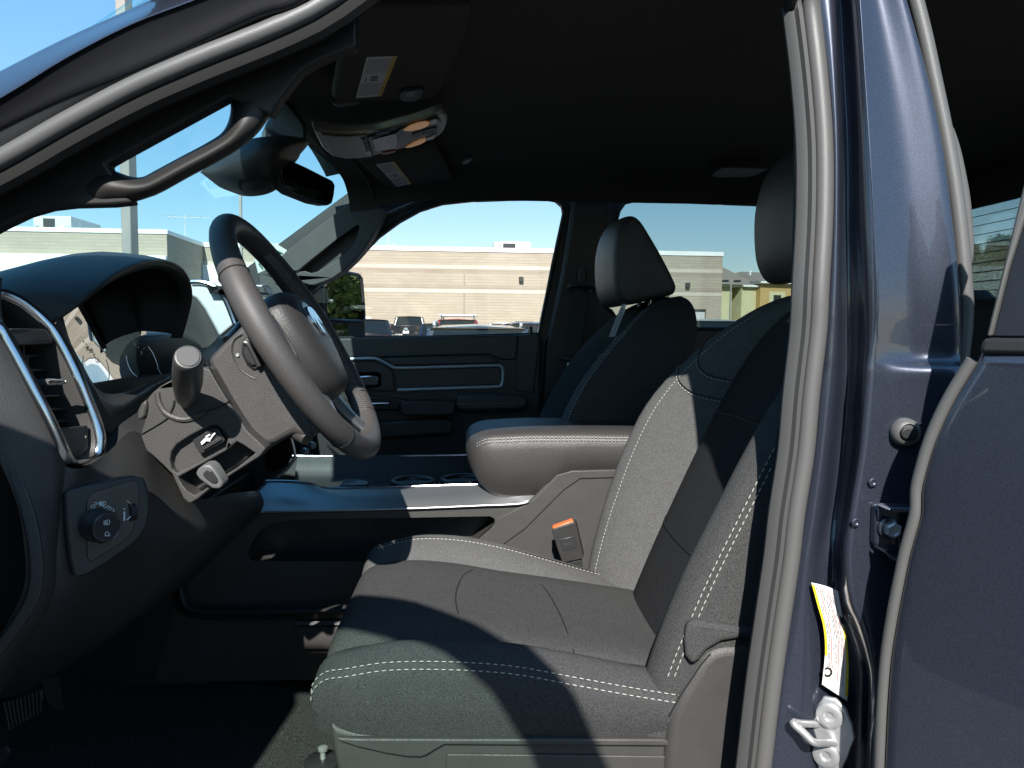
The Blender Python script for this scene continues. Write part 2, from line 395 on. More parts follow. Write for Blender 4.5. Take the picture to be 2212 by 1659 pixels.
for z0 in (5.48, 4.34): bb('dark_course', A, -2, L + .008, -.008, 1, z0, z0 + .255, M['block2'])
C = at(365, 46)                                   # outer corner of the projecting front
prj = (A - C).dot(ey)
c0 = C - A; s_c = c0.dot(ex)
bb('projecting_wall', A, s_c - 40, s_c, -prj, 12, 0, 6.98, M['block'])
bb('projecting_coping', A, s_c - 40.1, s_c + .06, -prj - .06, 12.1, 6.984, 7.25, M['cap'], .02)
bb('white_fascia', A, s_c - 40, s_c + .02, -prj - .35, -prj - .012, 2.6, 5.68, M['fascia'], .03)
bb('white_fascia', A, s_c + .02, s_c + 6.2, -.30, -.015, 2.6, 5.72, M['fascia'], .03)
for s_ in (s_c - 38, s_c - 30, s_c - 22, s_c - 14, s_c - 7, s_c - .6):
    bb('canopy_post', A, s_ - .2, s_ + .2, -prj - .33, -prj - .02, 0, 2.595, M['fascia'])
# wall lamps, downspout
for u, v, d in ((1124, 606, 55.0), (1482.6, 615, 55.9), (1290, 606, 55.4)):
    s_ = (at(u, d) - A).dot(ex); z_ = 1.5 + (713 - v) / F * d
    lo = bb('wall_lamp', A, s_ - .16, s_ + .16, -.28, -.002, z_ - .17, z_ + .2, M['dark'], .04)
s_ = (at(793, 54.2) - A).dot(ex); bb('white_door', A, s_ - .3, s_ + .3, -.05, -.004, 0, 2.3, M['cap'])
for s_ in (6.5, 13.8, 21, 28.2): bb('control_joint', A, s_, s_ + .03, -.004, .02, 0, 5.4, M['dark'], 0)
# roof plant
def rtu(u0, u1, v0, d, w=2.2):
    s0, s1 = (at(u0, d) - A).dot(ex), (at(u1, d) - A).dot(ex); t = (at(u0, d) - A).dot(ey); zt = 1.5 + (708 - v0) / F * d
    bb('rooftop_unit', A, s0, s1, t, t + w, 6.9, zt, M['galv'], .03)
    bb('intake_hood', A, s0 - .5, s0 - .003, t + .2, t + w - .2, zt - .75, zt - .05, M['galv'], .05)
    bb('louvre_panel', A, s0 + .3, (s0 + s1) / 2, t - .03, t - .002, zt - .9, zt - .2, M['dark'], .01)
rtu(92, 158, 473.5, 57, 5); rtu(1078, 1146, 519, 68)
s_ = (at(146, 52) - A).dot(ex); t_ = (at(146, 52) - A).dot(ey); 
stp(lathe('roof_fan', A + ex * s_ + ey * t_, (0, 0, 1), [(6.9, .5), (7.9, .5), (7.95, .62), (8.12, .55), (8.2, .1)], M['galv']))
def antenna(u, d, v):
    s_ = (at(u, d) - A).dot(ex); t_ = (at(u, d) - A).dot(ey); o = A + ex * s_ + ey * t_; zt = 1.5 + (707 - v) / F * d
    vs, fs = [], []
    def bar(a, b, r):
        q = len(vs); t = (b - a).normalized(); n = t.orthogonal().normalized() * r; m_ = t.cross(n)
        for c in (a, b): vs.extend([c + n, c + m_, c - n, c - m_])
        for e in range(4): fs.append((q + e, q + (e + 1) % 4, q + 4 + (e + 1) % 4, q + 4 + e))
    up = Vector((0, 0, 1)); bar(o + up * 6.8, o + up * zt, .035); bar(o + up * (zt - .2) - ex * 1.3, o + up * (zt - .2) + ex * 1.6, .025)
    for k in range(8): c = o + up * (zt - .2) + ex * (-1.2 + k * .38); l = .75 - .05 * k; bar(c - ey * l, c + ey * l, .015); bar(c - up * .0 + ey * l * .3, c + up * .28, .012)
    stp(mk('tv_antenna', vs, fs, M['galv']))
antenna(405, 52.5, 467)
for u, d, v in ((839, 62, 503), (853, 60, 530)):
    s_ = (at(u, d) - A).dot(ex); t_ = (at(u, d) - A).dot(ey); o = A + ex * s_ + ey * t_; zt = 1.5 + (710 - v) / F * d
    stp(lathe('roof_vent_pipe', o, (0, 0, 1), [(6.9, .05), (zt - .25, .05), (zt - .24, .13), (zt, .13)] if v > 520 else [(6.9, .04), (zt, .03)], M['galv'], seg=10))

# ---- hotel beyond
M['yellow_w'] = mat('pale_yellow_stucco', (.55, .50, .30), .9, tint=(1, .06))
M['orange_w'] = mat('ochre_stucco', (.47, .31, .12), .9, tint=(1, .06))
M['shingle'] = mat('brown_grey_shingles', (.24, .20, .16), .95, tint=(5, .25), grain=(8, .05, 'n'))
hotel = thing('hotel_building', 'pale yellow and ochre stucco building with brown hip roof beyond the store', 'building', at(1640, 95))
A_sv, ex_sv, ey_sv, st_sv = A, ex, ey, st_loc
HA = at(1520, 92); HB = at(1800, 99); hx = (HB - HA).normalized(); hy = Vector((-hx.y, hx.x, 0)); hl = hotel.location.copy()
def hs(u, d=95): 
    dd = ray(u, 712); t = (HA - CAM).dot(hy) / dd.dot(hy); return (CAM + dd * t - HA).dot(hx)
def hb(name, s0, s1, t0, t1, z0, z1, m, bevel=.02):
    c = [HA + hx * s + hy * t + Vector((0, 0, z)) for z in (z0, z1) for s, t in ((s0, t0), (s1, t0), (s1, t1), (s0, t1))]
    o = mk(name, c, [(0, 3, 2, 1), (4, 5, 6, 7), (0, 1, 5, 4), (1, 2, 6, 5), (2, 3, 7, 6), (3, 0, 4, 7)], m, bevel=bevel)
    o.parent = hotel; o.matrix_parent_inverse = Matrix.Translation(-hl); return o
e1 = 6.9
hb('wall', hs(1500), hs(1579), 0, 14, 0, e1, M['yellow_w']); hb('wall', hs(1579), hs(1593.5), 2.2, 14, 0, e1, M['yellow_w'])
hb('wall', hs(1593.5), hs(1624), -.6, 14, 0, e1, M['yellow_w']); hb('wall', hs(1624), hs(2050), -1.4, 14, 0, e1 + .45, M['orange_w'])
hb('eave', hs(1498), hs(1595), -.5, 15, e1, e1 + .22, M['cap']); hb('eave', hs(1592), hs(1626), -1.1, 15, e1 + .004, e1 + .226, M['cap']); hb('eave', hs(1619), hs(2052), -2.0, 15, e1 + .45, e1 + .67, M['cap'])
for u0 in (1643, 1700, 1757, 1820): hb('wall_panel', hs(u0), hs(u0 + 34), -1.43, -1.402, 3.6, 6.4, M['yellow_w']); hb('window', hs(u0 + 9), hs(u0 + 25), -1.46, -1.432, 4.0, 6.0, M['piano'])
hb('downspout', hs(1582), hs(1584.5), 2.08, 2.19, 0, e1, M['cap'])
def roof(name, s0, s1, t0, t1, z0, z1, ra, rb):
    tm = (t0 + t1) / 2; c = [HA + hx * s + hy * t + Vector((0, 0, z)) for s, t, z in ((s0, t0, z0), (s1, t0, z0), (s1, t1, z0), (s0, t1, z0), (ra, tm, z1), (rb, tm, z1))]
    o = mk(name, c, [(0, 1, 5, 4), (1, 2, 5), (2, 3, 4, 5), (3, 0, 4), (0, 3, 2, 1)], M['shingle'], smooth=False); o.parent = hotel; o.matrix_parent_inverse = Matrix.Translation(-hl)
roof('roof', hs(1497), hs(1628), -.9, 15, e1 + .23, 10.4, hs(1610), hs(1614)); roof('roof', hs(1617), hs(2054), -1.9, 15, e1 + .68, 9.4, hs(1668), hs(2010))
for u in (1655, 1684): hb('roof_vent', hs(u), hs(u + 2), 3.4, 3.7, 8.2, 9.3, M['cap'])

# ---- light poles
M['pole'] = mat('painted_steel_pole', (.30, .275, .25), .6, tint=(3, .1))
def pole(u, d, w, h, label, rz=0):
    p = on_lot(u, d); t = thing('light_pole', label, 'light pole', p, 'parking lot light poles'); t.rotation_euler.z = rz
    box('base', (-.3, -.3, 0), (.3, .3, .75), M['roofm'], t, .04); box('base_plate', (-.17, -.17, .752), (.17, .17, .79), M['pole'], t, .01)
    box('shaft', (-w / 2, -w / 2, .792), (w / 2, w / 2, h), M['pole'], t, .012)
    for s in (-1, 1): box('lamp_head', (s * .25 - .0 if s > 0 else -.85, -.2, h - .25), (.85 if s > 0 else -.25, .2, h - .05), M['plastic_sm'], t, .03); box('arm', (min(s * w / 2, s * .25), -.04, h - .19), (max(s * w / 2, s * .25), .04, h - .11), M['pole'], t, .005)
pole(286, 9.6, .138, 9.2, 'near square grey-brown steel light pole rising in front of the store', R_(-18)); pole(524, 40, .13, 9.3, 'thin distant light pole rising behind the steering wheel'); pole(1576, 70, .12, 5.8, 'small light pole in front of the yellow stucco wall')

# ---- parked vehicles
def car(name, label, loc, rz, body, L=4.7, W=1.86, H=1.72, kind='suv', rails=False, rack=False, cat='car'):
    t = thing(name, label, cat, loc, 'vehicles parked in the lot'); t.rotation_euler.z = rz
    pk = kind == 'pickup'; belt = H * (.71 if pk else .64); hw = W / 2; rw = hw * .76; sill = .32
    # local +x is the car's front
    def sec(x, w, zb, zt, wt):
        return [Vector((x, -w * .93, zb)), Vector((x, -w, zb + .12)), Vector((x, -w, zt - .16)), Vector((x, -wt, zt)), Vector((x, wt, zt)), Vector((x, w, zt - .16)), Vector((x, w, zb + .12)), Vector((x, w * .93, zb))]
    hood = belt - .02
    st = [(-L / 2, hw * .93, sill + .1, belt - .06, hw * .84), (-L / 2 + .12, hw * .98, sill, belt, hw * .9), (-L / 4, hw, sill, belt, hw * .92), (L * .1, hw, sill, belt, hw * .92), (L * .22, hw, sill, hood, hw * .9), (L / 2 - .35, hw * .97, sill, hood - .1, hw * .82), (L / 2, hw * .85, sill + .08, hood - .32, hw * .72)]
    loft('body', [sec(*s) for s in st], body, t, bevel=.03, nv=2)
    if pk: x0, x1, x2, x3 = -L * .02, -.0 * L + .06, L * .17, L * .31
    elif kind == 'suv': x0, x1, x2, x3 = -L / 2 + .10, -L / 2 + .55, L * .10, L * .27
    else: x0, x1, x2, x3 = -L / 2 + .75, -L / 2 + 1.45, L * .06, L * .26
    gw = hw * .9
    def gsec(x, z, w): return [Vector((x, -w, z)), Vector((x, w, z))]
    lo = [(x0, belt - .03, gw), (x3, belt - .03, gw)]; hi = [(x1, H - .03, rw), (x2, H - .02, rw * .97)]
    v = [(x0, -gw, belt - .03), (x3, -gw, belt - .03), (x3, gw, belt - .03), (x0, gw, belt - .03), (x1, -rw, H - .05), (x2, -rw, H - .05), (x2, rw, H - .05), (x1, rw, H - .05)]
    mk('cabin', v, [(0, 3, 2, 1), (4, 5, 6, 7), (0, 1, 5, 4), (1, 2, 6, 5), (2, 3, 7, 6), (3, 0, 4, 7)], body, t, bevel=.05)
    V = [Vector(q) for q in v]
    def pane(nm, a, b, c, d, inset=.08, mm=None):
        ctr = (a + b + c + d) / 4; n = (b - a).cross(d - a).normalized(); n = n if n.dot(ctr - Vector(((x1 + x2) / 2, 0, belt))) > 0 else -n
        q = [p + (ctr - p) * inset + n * .012 for p in (a, b, c, d)]; return prism(nm, q, -n * .01, mm or M['car_glass'], t, bevel=0)
    pane('rear_window', V[0], V[3], V[7], V[4], .13); pane('windshield', V[1], V[2], V[6], V[5], .1)
    for sgn in (0, 1):
        a, b, c, d = (V[0], V[1], V[5], V[4]) if sgn == 0 else (V[3], V[2], V[6], V[7])
        m1, m2 = a.lerp(b, .5), d.lerp(c, .5); pane('side_window', a, m1, m2, d); pane('side_window', m1, b, c, m2)
    rv = [(x1 - .04, -rw * .93, H - .05), (x2, -rw * .93, H - .05), (x2, rw * .93, H - .05), (x1 - .04, rw * .93, H - .05)]
    loft('roof', [[Vector((x, -rw * .95, H - .055)), Vector((x, -rw * .7, z)), Vector((x, 0, z + .02)), Vector((x, rw * .7, z)), Vector((x, rw * .95, H - .055))] for x, z in ((x1 - .06, H - .04), (x1 + .3, H - .015), ((x1 + x2) / 2, H - .005), (x2, H - .03))], body, t, nv=2)
    zl = belt - .3
    for s in (-1, 1):
        box('tail_light', (-L / 2 - .02, s * hw * .72 - .13, zl), (-L / 2 + .2, s * hw * .72 + .13, zl + .22), M['tail'], t, .02)
        box('headlight', (L / 2 - .3, s * hw * .62 - .16, zl - .12), (L / 2 + .01, s * hw * .62 + .16, zl + .02), M['chrome'], t, .03)
        box('door_mirror', (x3 - .45, s * (hw + .12) - .1, belt - .05), (x3 - .3, s * (hw + .12) + .1, belt + .13), M['plastic_sm'], t, .03)
        for x in (-L * .3, L * .31):
            wr = .37 if pk else .34
            wl = lathe('wheel', (x, s * (hw - .22), wr), (0, s, 0), [(0, wr * .7), (.02, wr * .97), (.06, wr), (.18, wr), (.22, wr * .95), (.225, wr * .66), (.2, wr * .6), (.19, .02)], M['tyre'], t, seg=20)
            lathe('rim', (x, s * (hw - .025), wr), (0, s, 0), [(0, wr * .62), (.012, wr * .6), (.03, wr * .15), (.035, .02)], M['galv'], wl, seg=16)
        if rails: tube('roof_rail', [(x1 + .1, s * rw * .86, H - .05), (x1 + .25, s * rw * .88, H + .03), (x2 - .3, s * rw * .88, H + .03), (x2 - .1, s * rw * .86, H - .05)], .022, M['galv'], t, sp=4)
    box('rear_bumper', (-L / 2 - .08, -hw * .9, sill + .02), (-L / 2 + .12, hw * .9, sill + .25), M['plastic_sm'] if not pk else M['galv'], t, .03)
    box('front_bumper', (L / 2 - .15, -hw * .82, sill - .02), (L / 2 + .06, hw * .82, sill + .2), M['plastic_sm'], t, .04)
    box('number_plate', (-L / 2 - .045, -.16, belt - .42), (-L / 2 - .022, .16, belt - .27), M['paper'], t, .003)
    if pk:
        box('tailgate', (-L / 2 - .03, -hw * .8, sill + .3), (-L / 2 + .05, hw * .8, belt + .02), body, t, .02)
        lathe('badge', (-L / 2 - .03, 0, belt - .22), (-1, 0, 0), [(0, .12), (.012, .115), (.02, .05)], M['chrome'], t, seg=10)
    if rack:
        for x in (x1 + .2, (x1 + x2) / 2, x2 - .2): tube('rack_bar', [(x, -rw * .95, H + .1), (x, rw * .95, H + .1)], .02, M['galv'], t)
        tube('rack_rim', [(x1, -rw, H + .14), (x2, -rw, H + .14), (x2, rw, H + .14), (x1, rw, H + .14)], .02, M['galv'], t, closed=True)
        for s in (-1, 1):
            for x in (x1 + .2, x2 - .2): box('rack_foot', (x - .03, s * rw * .85 - .02, H - .08), (x + .03, s * rw * .85 + .02, H + .12), M['plastic_sm'], t, .004)
    return t
M['car_glass'] = mat('car_window_glass', (.010, .015, .018), .015, spec=.3)
M['tail'] = mat('red_tail_lamp', (.38, .01, .015), .15)
M['tyre'] = mat('tyre_rubber', (.02, .02, .02), .8)
cb = paint('black_car_paint', (.010, .010, .011), .2, .3, False); crd = paint('red_car_paint', (.22, .012, .02), .3, .3, False)
cgb = paint('grey_blue_car_paint', (.035, .045, .06), .2, .5, False); cw = paint('white_car_paint', (.72, .72, .70), 0, .4, False)
cbl = paint('blue_car_paint', (.02, .06, .16), .4, .3, False); csl = paint('silver_car_paint', (.42, .43, .44), .7, .3, False); cdn = paint('navy_car_paint', (.015, .02, .05), .4, .3, False)
N90 = R_(90)
car('parked_suv', 'black SUV parked at the left end of the row facing the store', on_lot(796, 33), N90 + .16, cb, 4.8, 1.94, 1.72)
car('parked_pickup', 'black pickup truck seen from behind with chrome tailgate badge', on_lot(884, 44), N90 + .02, cb, 5.8, 2.02, 1.98, 'pickup', cat='pickup truck')
car('parked_sedan', 'dark navy car half hidden between the pickup and the red SUV', on_lot(946, 36), N90 + .03, cdn, 4.7, 1.84, 1.58)
car('parked_suv', 'red SUV with a silver roof rack parked among the row', on_lot(991, 30.5), N90 - .01, crd, 4.7, 1.9, 1.74, rails=True, rack=True)
car('parked_wagon', 'grey-blue wagon with roof rails just beyond the passenger door', on_lot(1026, 12.6), N90 + .02, cgb, 4.7, 1.86, 1.53, rails=True)
car('parked_sedan', 'white car parked behind the grey-blue wagon', on_lot(1092, 31), N90, cw, 4.6, 1.82, 1.62)
car('parked_sedan', 'bright blue car at the right end of the passenger window', on_lot(1146, 17.5), N90, cbl, 4.6, 1.82, 1.60)
car('parked_suv', 'silver SUV seen between the two front seats', on_lot(1502, 21), N90, csl, 4.8, 1.9, 1.72)
car('parked_pickup', 'white pickup parked behind, seen small in the door mirror', (22, 9, 0), 0, cw, 5.8, 2.0, 1.95, 'pickup', cat='pickup truck')

# ---- trees
M['leaf'] = mat('green_leaves', (.105, .150, .030), .7, tint=(1.2, .45)); M['leaf2'] = mat('olive_leaves', (.15, .15, .035), .7, tint=(1.2, .45))
M['needle'] = mat('pine_needles', (.060, .090, .028), .75, tint=(1.0, .4)); M['bark'] = mat('bark', (.09, .07, .05), .95, tint=(6, .3), grain=(20, .03, 'n'))
def leaf_mesh(nm, kind, seed):
    rnd = random.Random(seed); vs, fs = [], []
    if kind == 'pine': clumps = [(rnd.uniform(.0, 1), rnd.uniform(0, 6.28)) for _ in range(170)]
    else: clumps = [(rnd.uniform(0, 1), rnd.uniform(0, 6.28)) for _ in range(170)]
    for h, a in clumps:
        if kind == 'pine': z = 2.5 + h * 8.3; rad = (1 - h) * 2.6 * rnd.uniform(.45, 1.05) + .12; cr_ = .45 + .45 * (1 - h)
        else: z = .6 + h * 6.8; rad = 2.5 * math.sqrt(max(.05, 1 - (2 * h - .85) ** 2 * .7)) * rnd.uniform(.3, 1.1); cr_ = rnd.uniform(.45, .95)
        c = Vector((math.cos(a) * rad, math.sin(a) * rad, z))
        for _ in range(60):
            d = Vector((rnd.gauss(0, 1), rnd.gauss(0, 1), rnd.gauss(0, .75))) * cr_ * .5; p = c + d
            s = rnd.uniform(.10, .24) * (1.1 if kind != 'pine' else .95); t = Vector((rnd.gauss(0, 1), rnd.gauss(0, 1), rnd.gauss(0, .6))).normalized(); n = t.orthogonal().normalized()
            q = len(vs); wd = .45 if kind != 'pine' else .2
            vs += [p - t * s, p + n * s * wd, p + t * s * (1 if kind != 'pine' else 1.5), p - n * s * wd]; fs.append((q, q + 1, q + 2, q + 3))
    me = bpy.data.meshes.new(nm); me.from_pydata([tuple(v) for v in vs], [], fs); return me
def trunk_mesh(kind, seed):
    rnd = random.Random(seed); bm = bmesh.new(); H = 10.6 if kind == 'pine' else 6.4
    def limb(a, b, r0, r1, n=7):
        t = (b - a).normalized(); x = t.orthogonal().normalized(); y = t.cross(x); l0 = [bm.verts.new(a + (x * math.cos(q) + y * math.sin(q)) * r0) for q in [6.283 * i / n for i in range(n)]]; l1 = [bm.verts.new(b + (x * math.cos(q) + y * math.sin(q)) * r1) for q in [6.283 * i / n for i in range(n)]]
        for i in range(n): bm.faces.new((l0[i], l0[(i + 1) % n], l1[(i + 1) % n], l1[i]))
    limb(Vector((0, 0, -.05)), Vector((.08, .05, H * .5)), .2, .13); limb(Vector((.08, .05, H * .5)), Vector((0, .1, H)), .13, .02)
    for k in range(12):
        z = H * rnd.uniform(.28, .9); a = rnd.uniform(0, 6.28); l = rnd.uniform(.8, 2.0) * (1.15 - z / H); limb(Vector((.05, .04, z)), Vector((math.cos(a) * l, math.sin(a) * l, z + (.2 if kind == 'pine' else .9))), .05, .012, 5)
    me = bpy.data.meshes.new('trunk'); bm.to_mesh(me); bm.free(); me.materials.append(M['bark']); me.shade_smooth(); return me
TM = {}
for k in range(3):
    TM['pine', k] = (trunk_mesh('pine', k), leaf_mesh('crown', 'pine', 10 + k)); TM['pine', k][1].materials.append(M['needle'])
    TM['tree', k] = (trunk_mesh('tree', 20 + k), leaf_mesh('crown', 'tree', 30 + k)); TM['tree', k][1].materials.append(M['leaf'] if k != 1 else M['leaf2'])
def tree(kind, k, x, y, s, label, sx=1.0):
    t = thing('pine_tree' if kind == 'pine' else 'leafy_tree', label, 'tree', (x, y, 0), 'trees along the edge of the lot')
    for nm, me in zip(('trunk', 'crown'), TM[kind, k]):
        o = bpy.data.objects.new(nm, me); COL.objects.link(o); o.parent = t; o.scale = (s * sx, s * sx, s); o.rotation_euler.z = k * 1.7 + x
rnd = random.Random(3); i = 0
SZ = ('small', 'mid-sized', 'tall'); HU = ('bright green', 'olive green', 'deep green')
names = ['leafy tree in the belt behind the truck, %s from its near end' % w_ for w_ in ('first', 'second', 'third', 'fourth', 'fifth', 'sixth', 'seventh', 'eighth', 'ninth', 'tenth', 'eleventh', 'twelfth', 'thirteenth', 'fourteenth', 'fifteenth', 'sixteenth', 'seventeenth', 'eighteenth', 'nineteenth', 'twentieth')]
for yy in range(-20, 37, 3):
    tree('tree', i % 3, 41 + rnd.uniform(-2.5, 2.5), yy + rnd.uniform(-.8, .8), rnd.uniform(1.15, 1.6), '%s %s' % (HU[i % 3], names[i]), 1.0); i += 1
pn = ['pine in the belt seen through the rear window, %s counted from the store' % w_ for w_ in ('ninth', 'eighth', 'seventh', 'sixth', 'fifth', 'fourth', 'third', 'second', 'first')]
j = 0
for yy in range(39, 75, 4):
    tree('pine', j % 3, 43 + rnd.uniform(-2.5, 2.5), yy + rnd.uniform(-1, 1), rnd.uniform(.66, .88), ('broad green ' if j % 2 else 'tall green ') + pn[j], 1.6); j += 1
# ================================================================== THE TRUCK: SHELL
TL = Vector((.2, 1.55, 0))
truck = thing('pickup_truck', 'dark blue-grey crew cab pickup with its doors open, cab interior filling the view', 'pickup truck', TL)
TI = Matrix.Translation(-TL)
def tk(o): o.parent = truck; o.matrix_parent_inverse = TI; return o
def grp(name): return tk(bpy.data.objects.new(name, None)) if False else _grp(name)
def _grp(name):
    o = bpy.data.objects.new(name, None); COL.objects.link(o); o.empty_display_size = .05; return tk(o)
V3 = Vector
CY = 1.55
def mir(p): return V3((p[0], 2 * CY - p[1], p[2]))

# ---- driver door opening: seal path (bulb) from A-pillar over the header down the B-pillar
SA = [P(-420, 575, .80), P(-250, 473, .80), P(0, 345, .80), P(142, 264, .80), P(284, 189, .80), P(418, 130, .80), P(669, 24, .805)]
SH = [V3((-.06, .82, 1.893)), V3((.08, .82, 1.918)), V3((.22, .82, 1.925)), V3((.305, .82, 1.915)), V3((.347, .82, 1.885))]
Bc = [(0, 1749), (155, 1768), (310, 1780), (465, 1780), (620, 1772), (716, 1767), (847, 1752), (978, 1740), (1110, 1720), (1213, 1708), (1354, 1687), (1496, 1667), (1659, 1648), (1850, 1625), (2000, 1612)]
SB = [P(u, v, .812 + .03 * max(0, (600 - v) / 600)) for v, u in Bc]
path = spl(SA + SH + SB, 5)
tube_prof = [(.0096 * math.cos(q), .0096 * math.sin(q)) for q in [6.283 * i / 12 for i in range(12)]]
tk(tube('door_seal', path, 1, M['rubber'], None, prof=[(x * .95, y * 1.0) for x, y in tube_prof], up=(0, 1, 0)))
def offs(path, prof, name, m, **k):
    """sweep (in-plane outward offset, depth Y offset) stations along the opening path"""
    loops = []
    n = len(path)
    for i, p in enumerate(path):
        t = (path[min(i + 1, n - 1)] - path[max(i - 1, 0)]).normalized(); nn = V3((0, 1, 0)).cross(t); nn = nn.normalized()
        loops.append([p + nn * a + V3((0, b, 0)) for a, b in prof])
    return tk(loft(name, loops, m, None, caps=False, closed=False, **k))
def sweep_dir(path):
    t = (path[1] - path[0]); return V3((0, 1, 0)).cross(t.normalized())
# inner lip of the seal (flat grey flange along the trim side)
offs(spl(SA + SH + SB[:1], 5), [(.006, .004), (.012, .002), (.0205, .003), (.0245, .008), (.0235, .014), (.014, .030)], 'seal_lip', M['rubber_lip'], solid=.002)
offs(spl(SB, 5), [(.006, .004), (.011, .001), (.0125, -.003), (.0145, -.003), (.016, .003), (.0215, .006), (.0245, .010), (.0235, .015), (.014, .030)], 'seal_lip', M['rubber_mid'], solid=.002)
pathA = spl(SA + SH + [SB[0]], 5)
AP = [(-420, 575, 515, 470, 400), (-250, 473, 412, 352, 288), (0, 345, 280, 214, 154), (142, 264, 212, 128, 82), (284, 189, 156, 55, 18), (418, 130, 96, 3, -42), (560, 66, 30, -55, -100), (669, 24, -10, -95, -145)]
fl_r, jm_r, rr_r = [], [], []
for u, vb, vl, vp_, vt_ in AP:
    fl_r.append([P(u, vb - 16, .808), P(u, vb - 24, .800), P(u, vl + 6, .796), P(u, vl, .795)])
    jm_r.append([P(u, vl, .795), P(u, vl - 5, .793), P(u, vl * .55 + vp_ * .45, .7915), P(u, vl * .2 + vp_ * .8, .789), P(u, vp_, .787)])
    q_ = P(u, vt_, .832); rr_r.append([P(u, vp_, .787), P(u, vp_ - 4, .7845), P(u, vp_ * .6 + vt_ * .4, .795), P(u, vt_ + 8, .818), q_, q_ + V3((-.01, .03, .004)), q_ + V3((-.02, .07, .006))])
for h in SH + [SB[0]]:
    fl_r.append([h + V3((0, .004, .009)), h + V3((0, -.008, .013)), h + V3((0, -.016, .022)), h + V3((0, -.014, .026))])
    jm_r.append([h + V3((0, -.014, .026)), h + V3((0, -.016, .028)), h + V3((0, -.021, .040)), h + V3((0, -.026, .052)), h + V3((0, -.030, .060))])
    rr_r.append([h + V3((0, -.030, .060)), h + V3((0, -.034, .062)), h + V3((0, -.034, .074)), h + V3((0, -.036, .088)), h + V3((0, -.037, .095)), h + V3((0, 0, .105)), h + V3((0, .04, .11))])
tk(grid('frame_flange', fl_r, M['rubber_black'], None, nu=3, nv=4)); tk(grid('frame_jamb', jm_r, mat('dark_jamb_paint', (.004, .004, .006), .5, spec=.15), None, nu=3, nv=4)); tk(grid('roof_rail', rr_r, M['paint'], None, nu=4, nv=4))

# ---- B-pillar outer panel: (v, stations u: c d e f r g h i)
BP = [(-60, 1755, 1795, 1806, 1818, 1835, 1850, 1853, 1935), (0, 1764, 1800, 1813, 1825, 1842, 1858, 1862, 1953), (155, 1784, 1806, 1821, 1835, 1852, 1868, 1874, 1995), (310, 1796, 1811, 1829, 1842, 1861, 1879, 1885, 2028),
      (465, 1796, 1811, 1829, 1846, 1867, 1887, 1896, 2048), (620, 1789, 1809, 1829, 1852, 1874, 1895, 1903, 2065), (716, 1784, 1806, 1830, 1855, 1874, 1890, 1907, 2068), (775, 1779, 1803, 1829, 1854, 1870, 1883, 1915, 2068),
      (796, 1778, 1801, 1828, 1853, 1867, 1879, 1915, 2068), (847, 1770, 1798, 1827, 1852, 1864, 1876, 1915, 2070), (978, 1758, 1784, 1814, 1844, 1854, 1864, 1910, 2062), (1110, 1738, 1768, 1798, 1824, 1833, 1842, 1890, 2050), (1213, 1724, 1749, 1777, 1809, 1821, 1832, 1880, 2040),
      (1300, 1712, 1742, 1775, 1813, 1830, 1846, 1885, 2030), (1354, 1704, 1745, 1785, 1838, 1852, 1866, 1890, 2025), (1430, 1694, 1746, 1797, 1862, 1872, 1883, 1897, 2020), (1496, 1686, 1746, 1803, 1868, 1878, 1888, 1900, 2015), (1659, 1664, 1735, 1800, 1862, 1872, 1884, 1900, 2010), (1900, 1640, 1720, 1790, 1850, 1862, 1875, 1895, 2000)]
dep = [.812, .806, .826, .812, .776, .765, .763, .748]
rows = []
for r in BP:
    v = r[0]; tum = .03 * max(0, (600 - v) / 600)
    d2 = list(dep)
    if v <= 775: d2[6] += .0; d2[7] += .012
    if v > 1150: d2[2] -= .012
    row = [P(r[1] - 16, v, .83 + tum)] + [P(u, v, d + tum) for u, d in zip(r[1:], d2)]
    i = row[-1]; mid = row[-2].lerp(row[-1], .5)
    if v <= 775: mid = mid + V3((0, .008, 0)); row[-2] = row[-2] + V3((0, .003, 0))
    row = row[:-1] + [mid, row[-1], i + V3((.006, .012, 0)), i + V3((.006, .06, 0))]
    rows.append(row)
bpil = tk(grid('centre_pillar', rows, M['paint'], None, nu=5, nv=3, angle=80))
# rear door opening seal
RS = [(-120, 1945), (-60, 1962), (0, 1978), (80, 1998), (155, 2014), (310, 2046), (465, 2070), (620, 2084), (690, 2085), (760, 2078), (850, 2068), (1000, 2060), (1300, 2050)]
rsp = spl([P(u, v, .775 + .03 * max(0, (600 - v) / 600)) for v, u in RS], 5)
tk(tube('rear_door_seal', rsp, .0078, M['rubber'], None, seg=12))
tk(tube('belt_webbing_edge', spl([P(2050, 280, .86), P(2066, 330, .86), P(2084, 420, .86), P(2092, 500, .86), P(2093, 545, .86), P(2086, 580, .86)], 5), .006, M['rubber'], None, flat=.4))
# inner trim of the pillar (dark, behind the seal)
tk(prism('pillar_trim', [P(u, v, .86) for u, v in ((1712, -40), (1735, -40), (1735, 300), (1745, 500), (1735, 700), (1700, 1000), (1660, 1300), (1600, 1750), (1580, 1750), (1620, 1350), (1660, 1050), (1700, 750), (1705, 680), (1712, 400))], (.10, .05, 0), M['plastic'], None, bevel=.006))
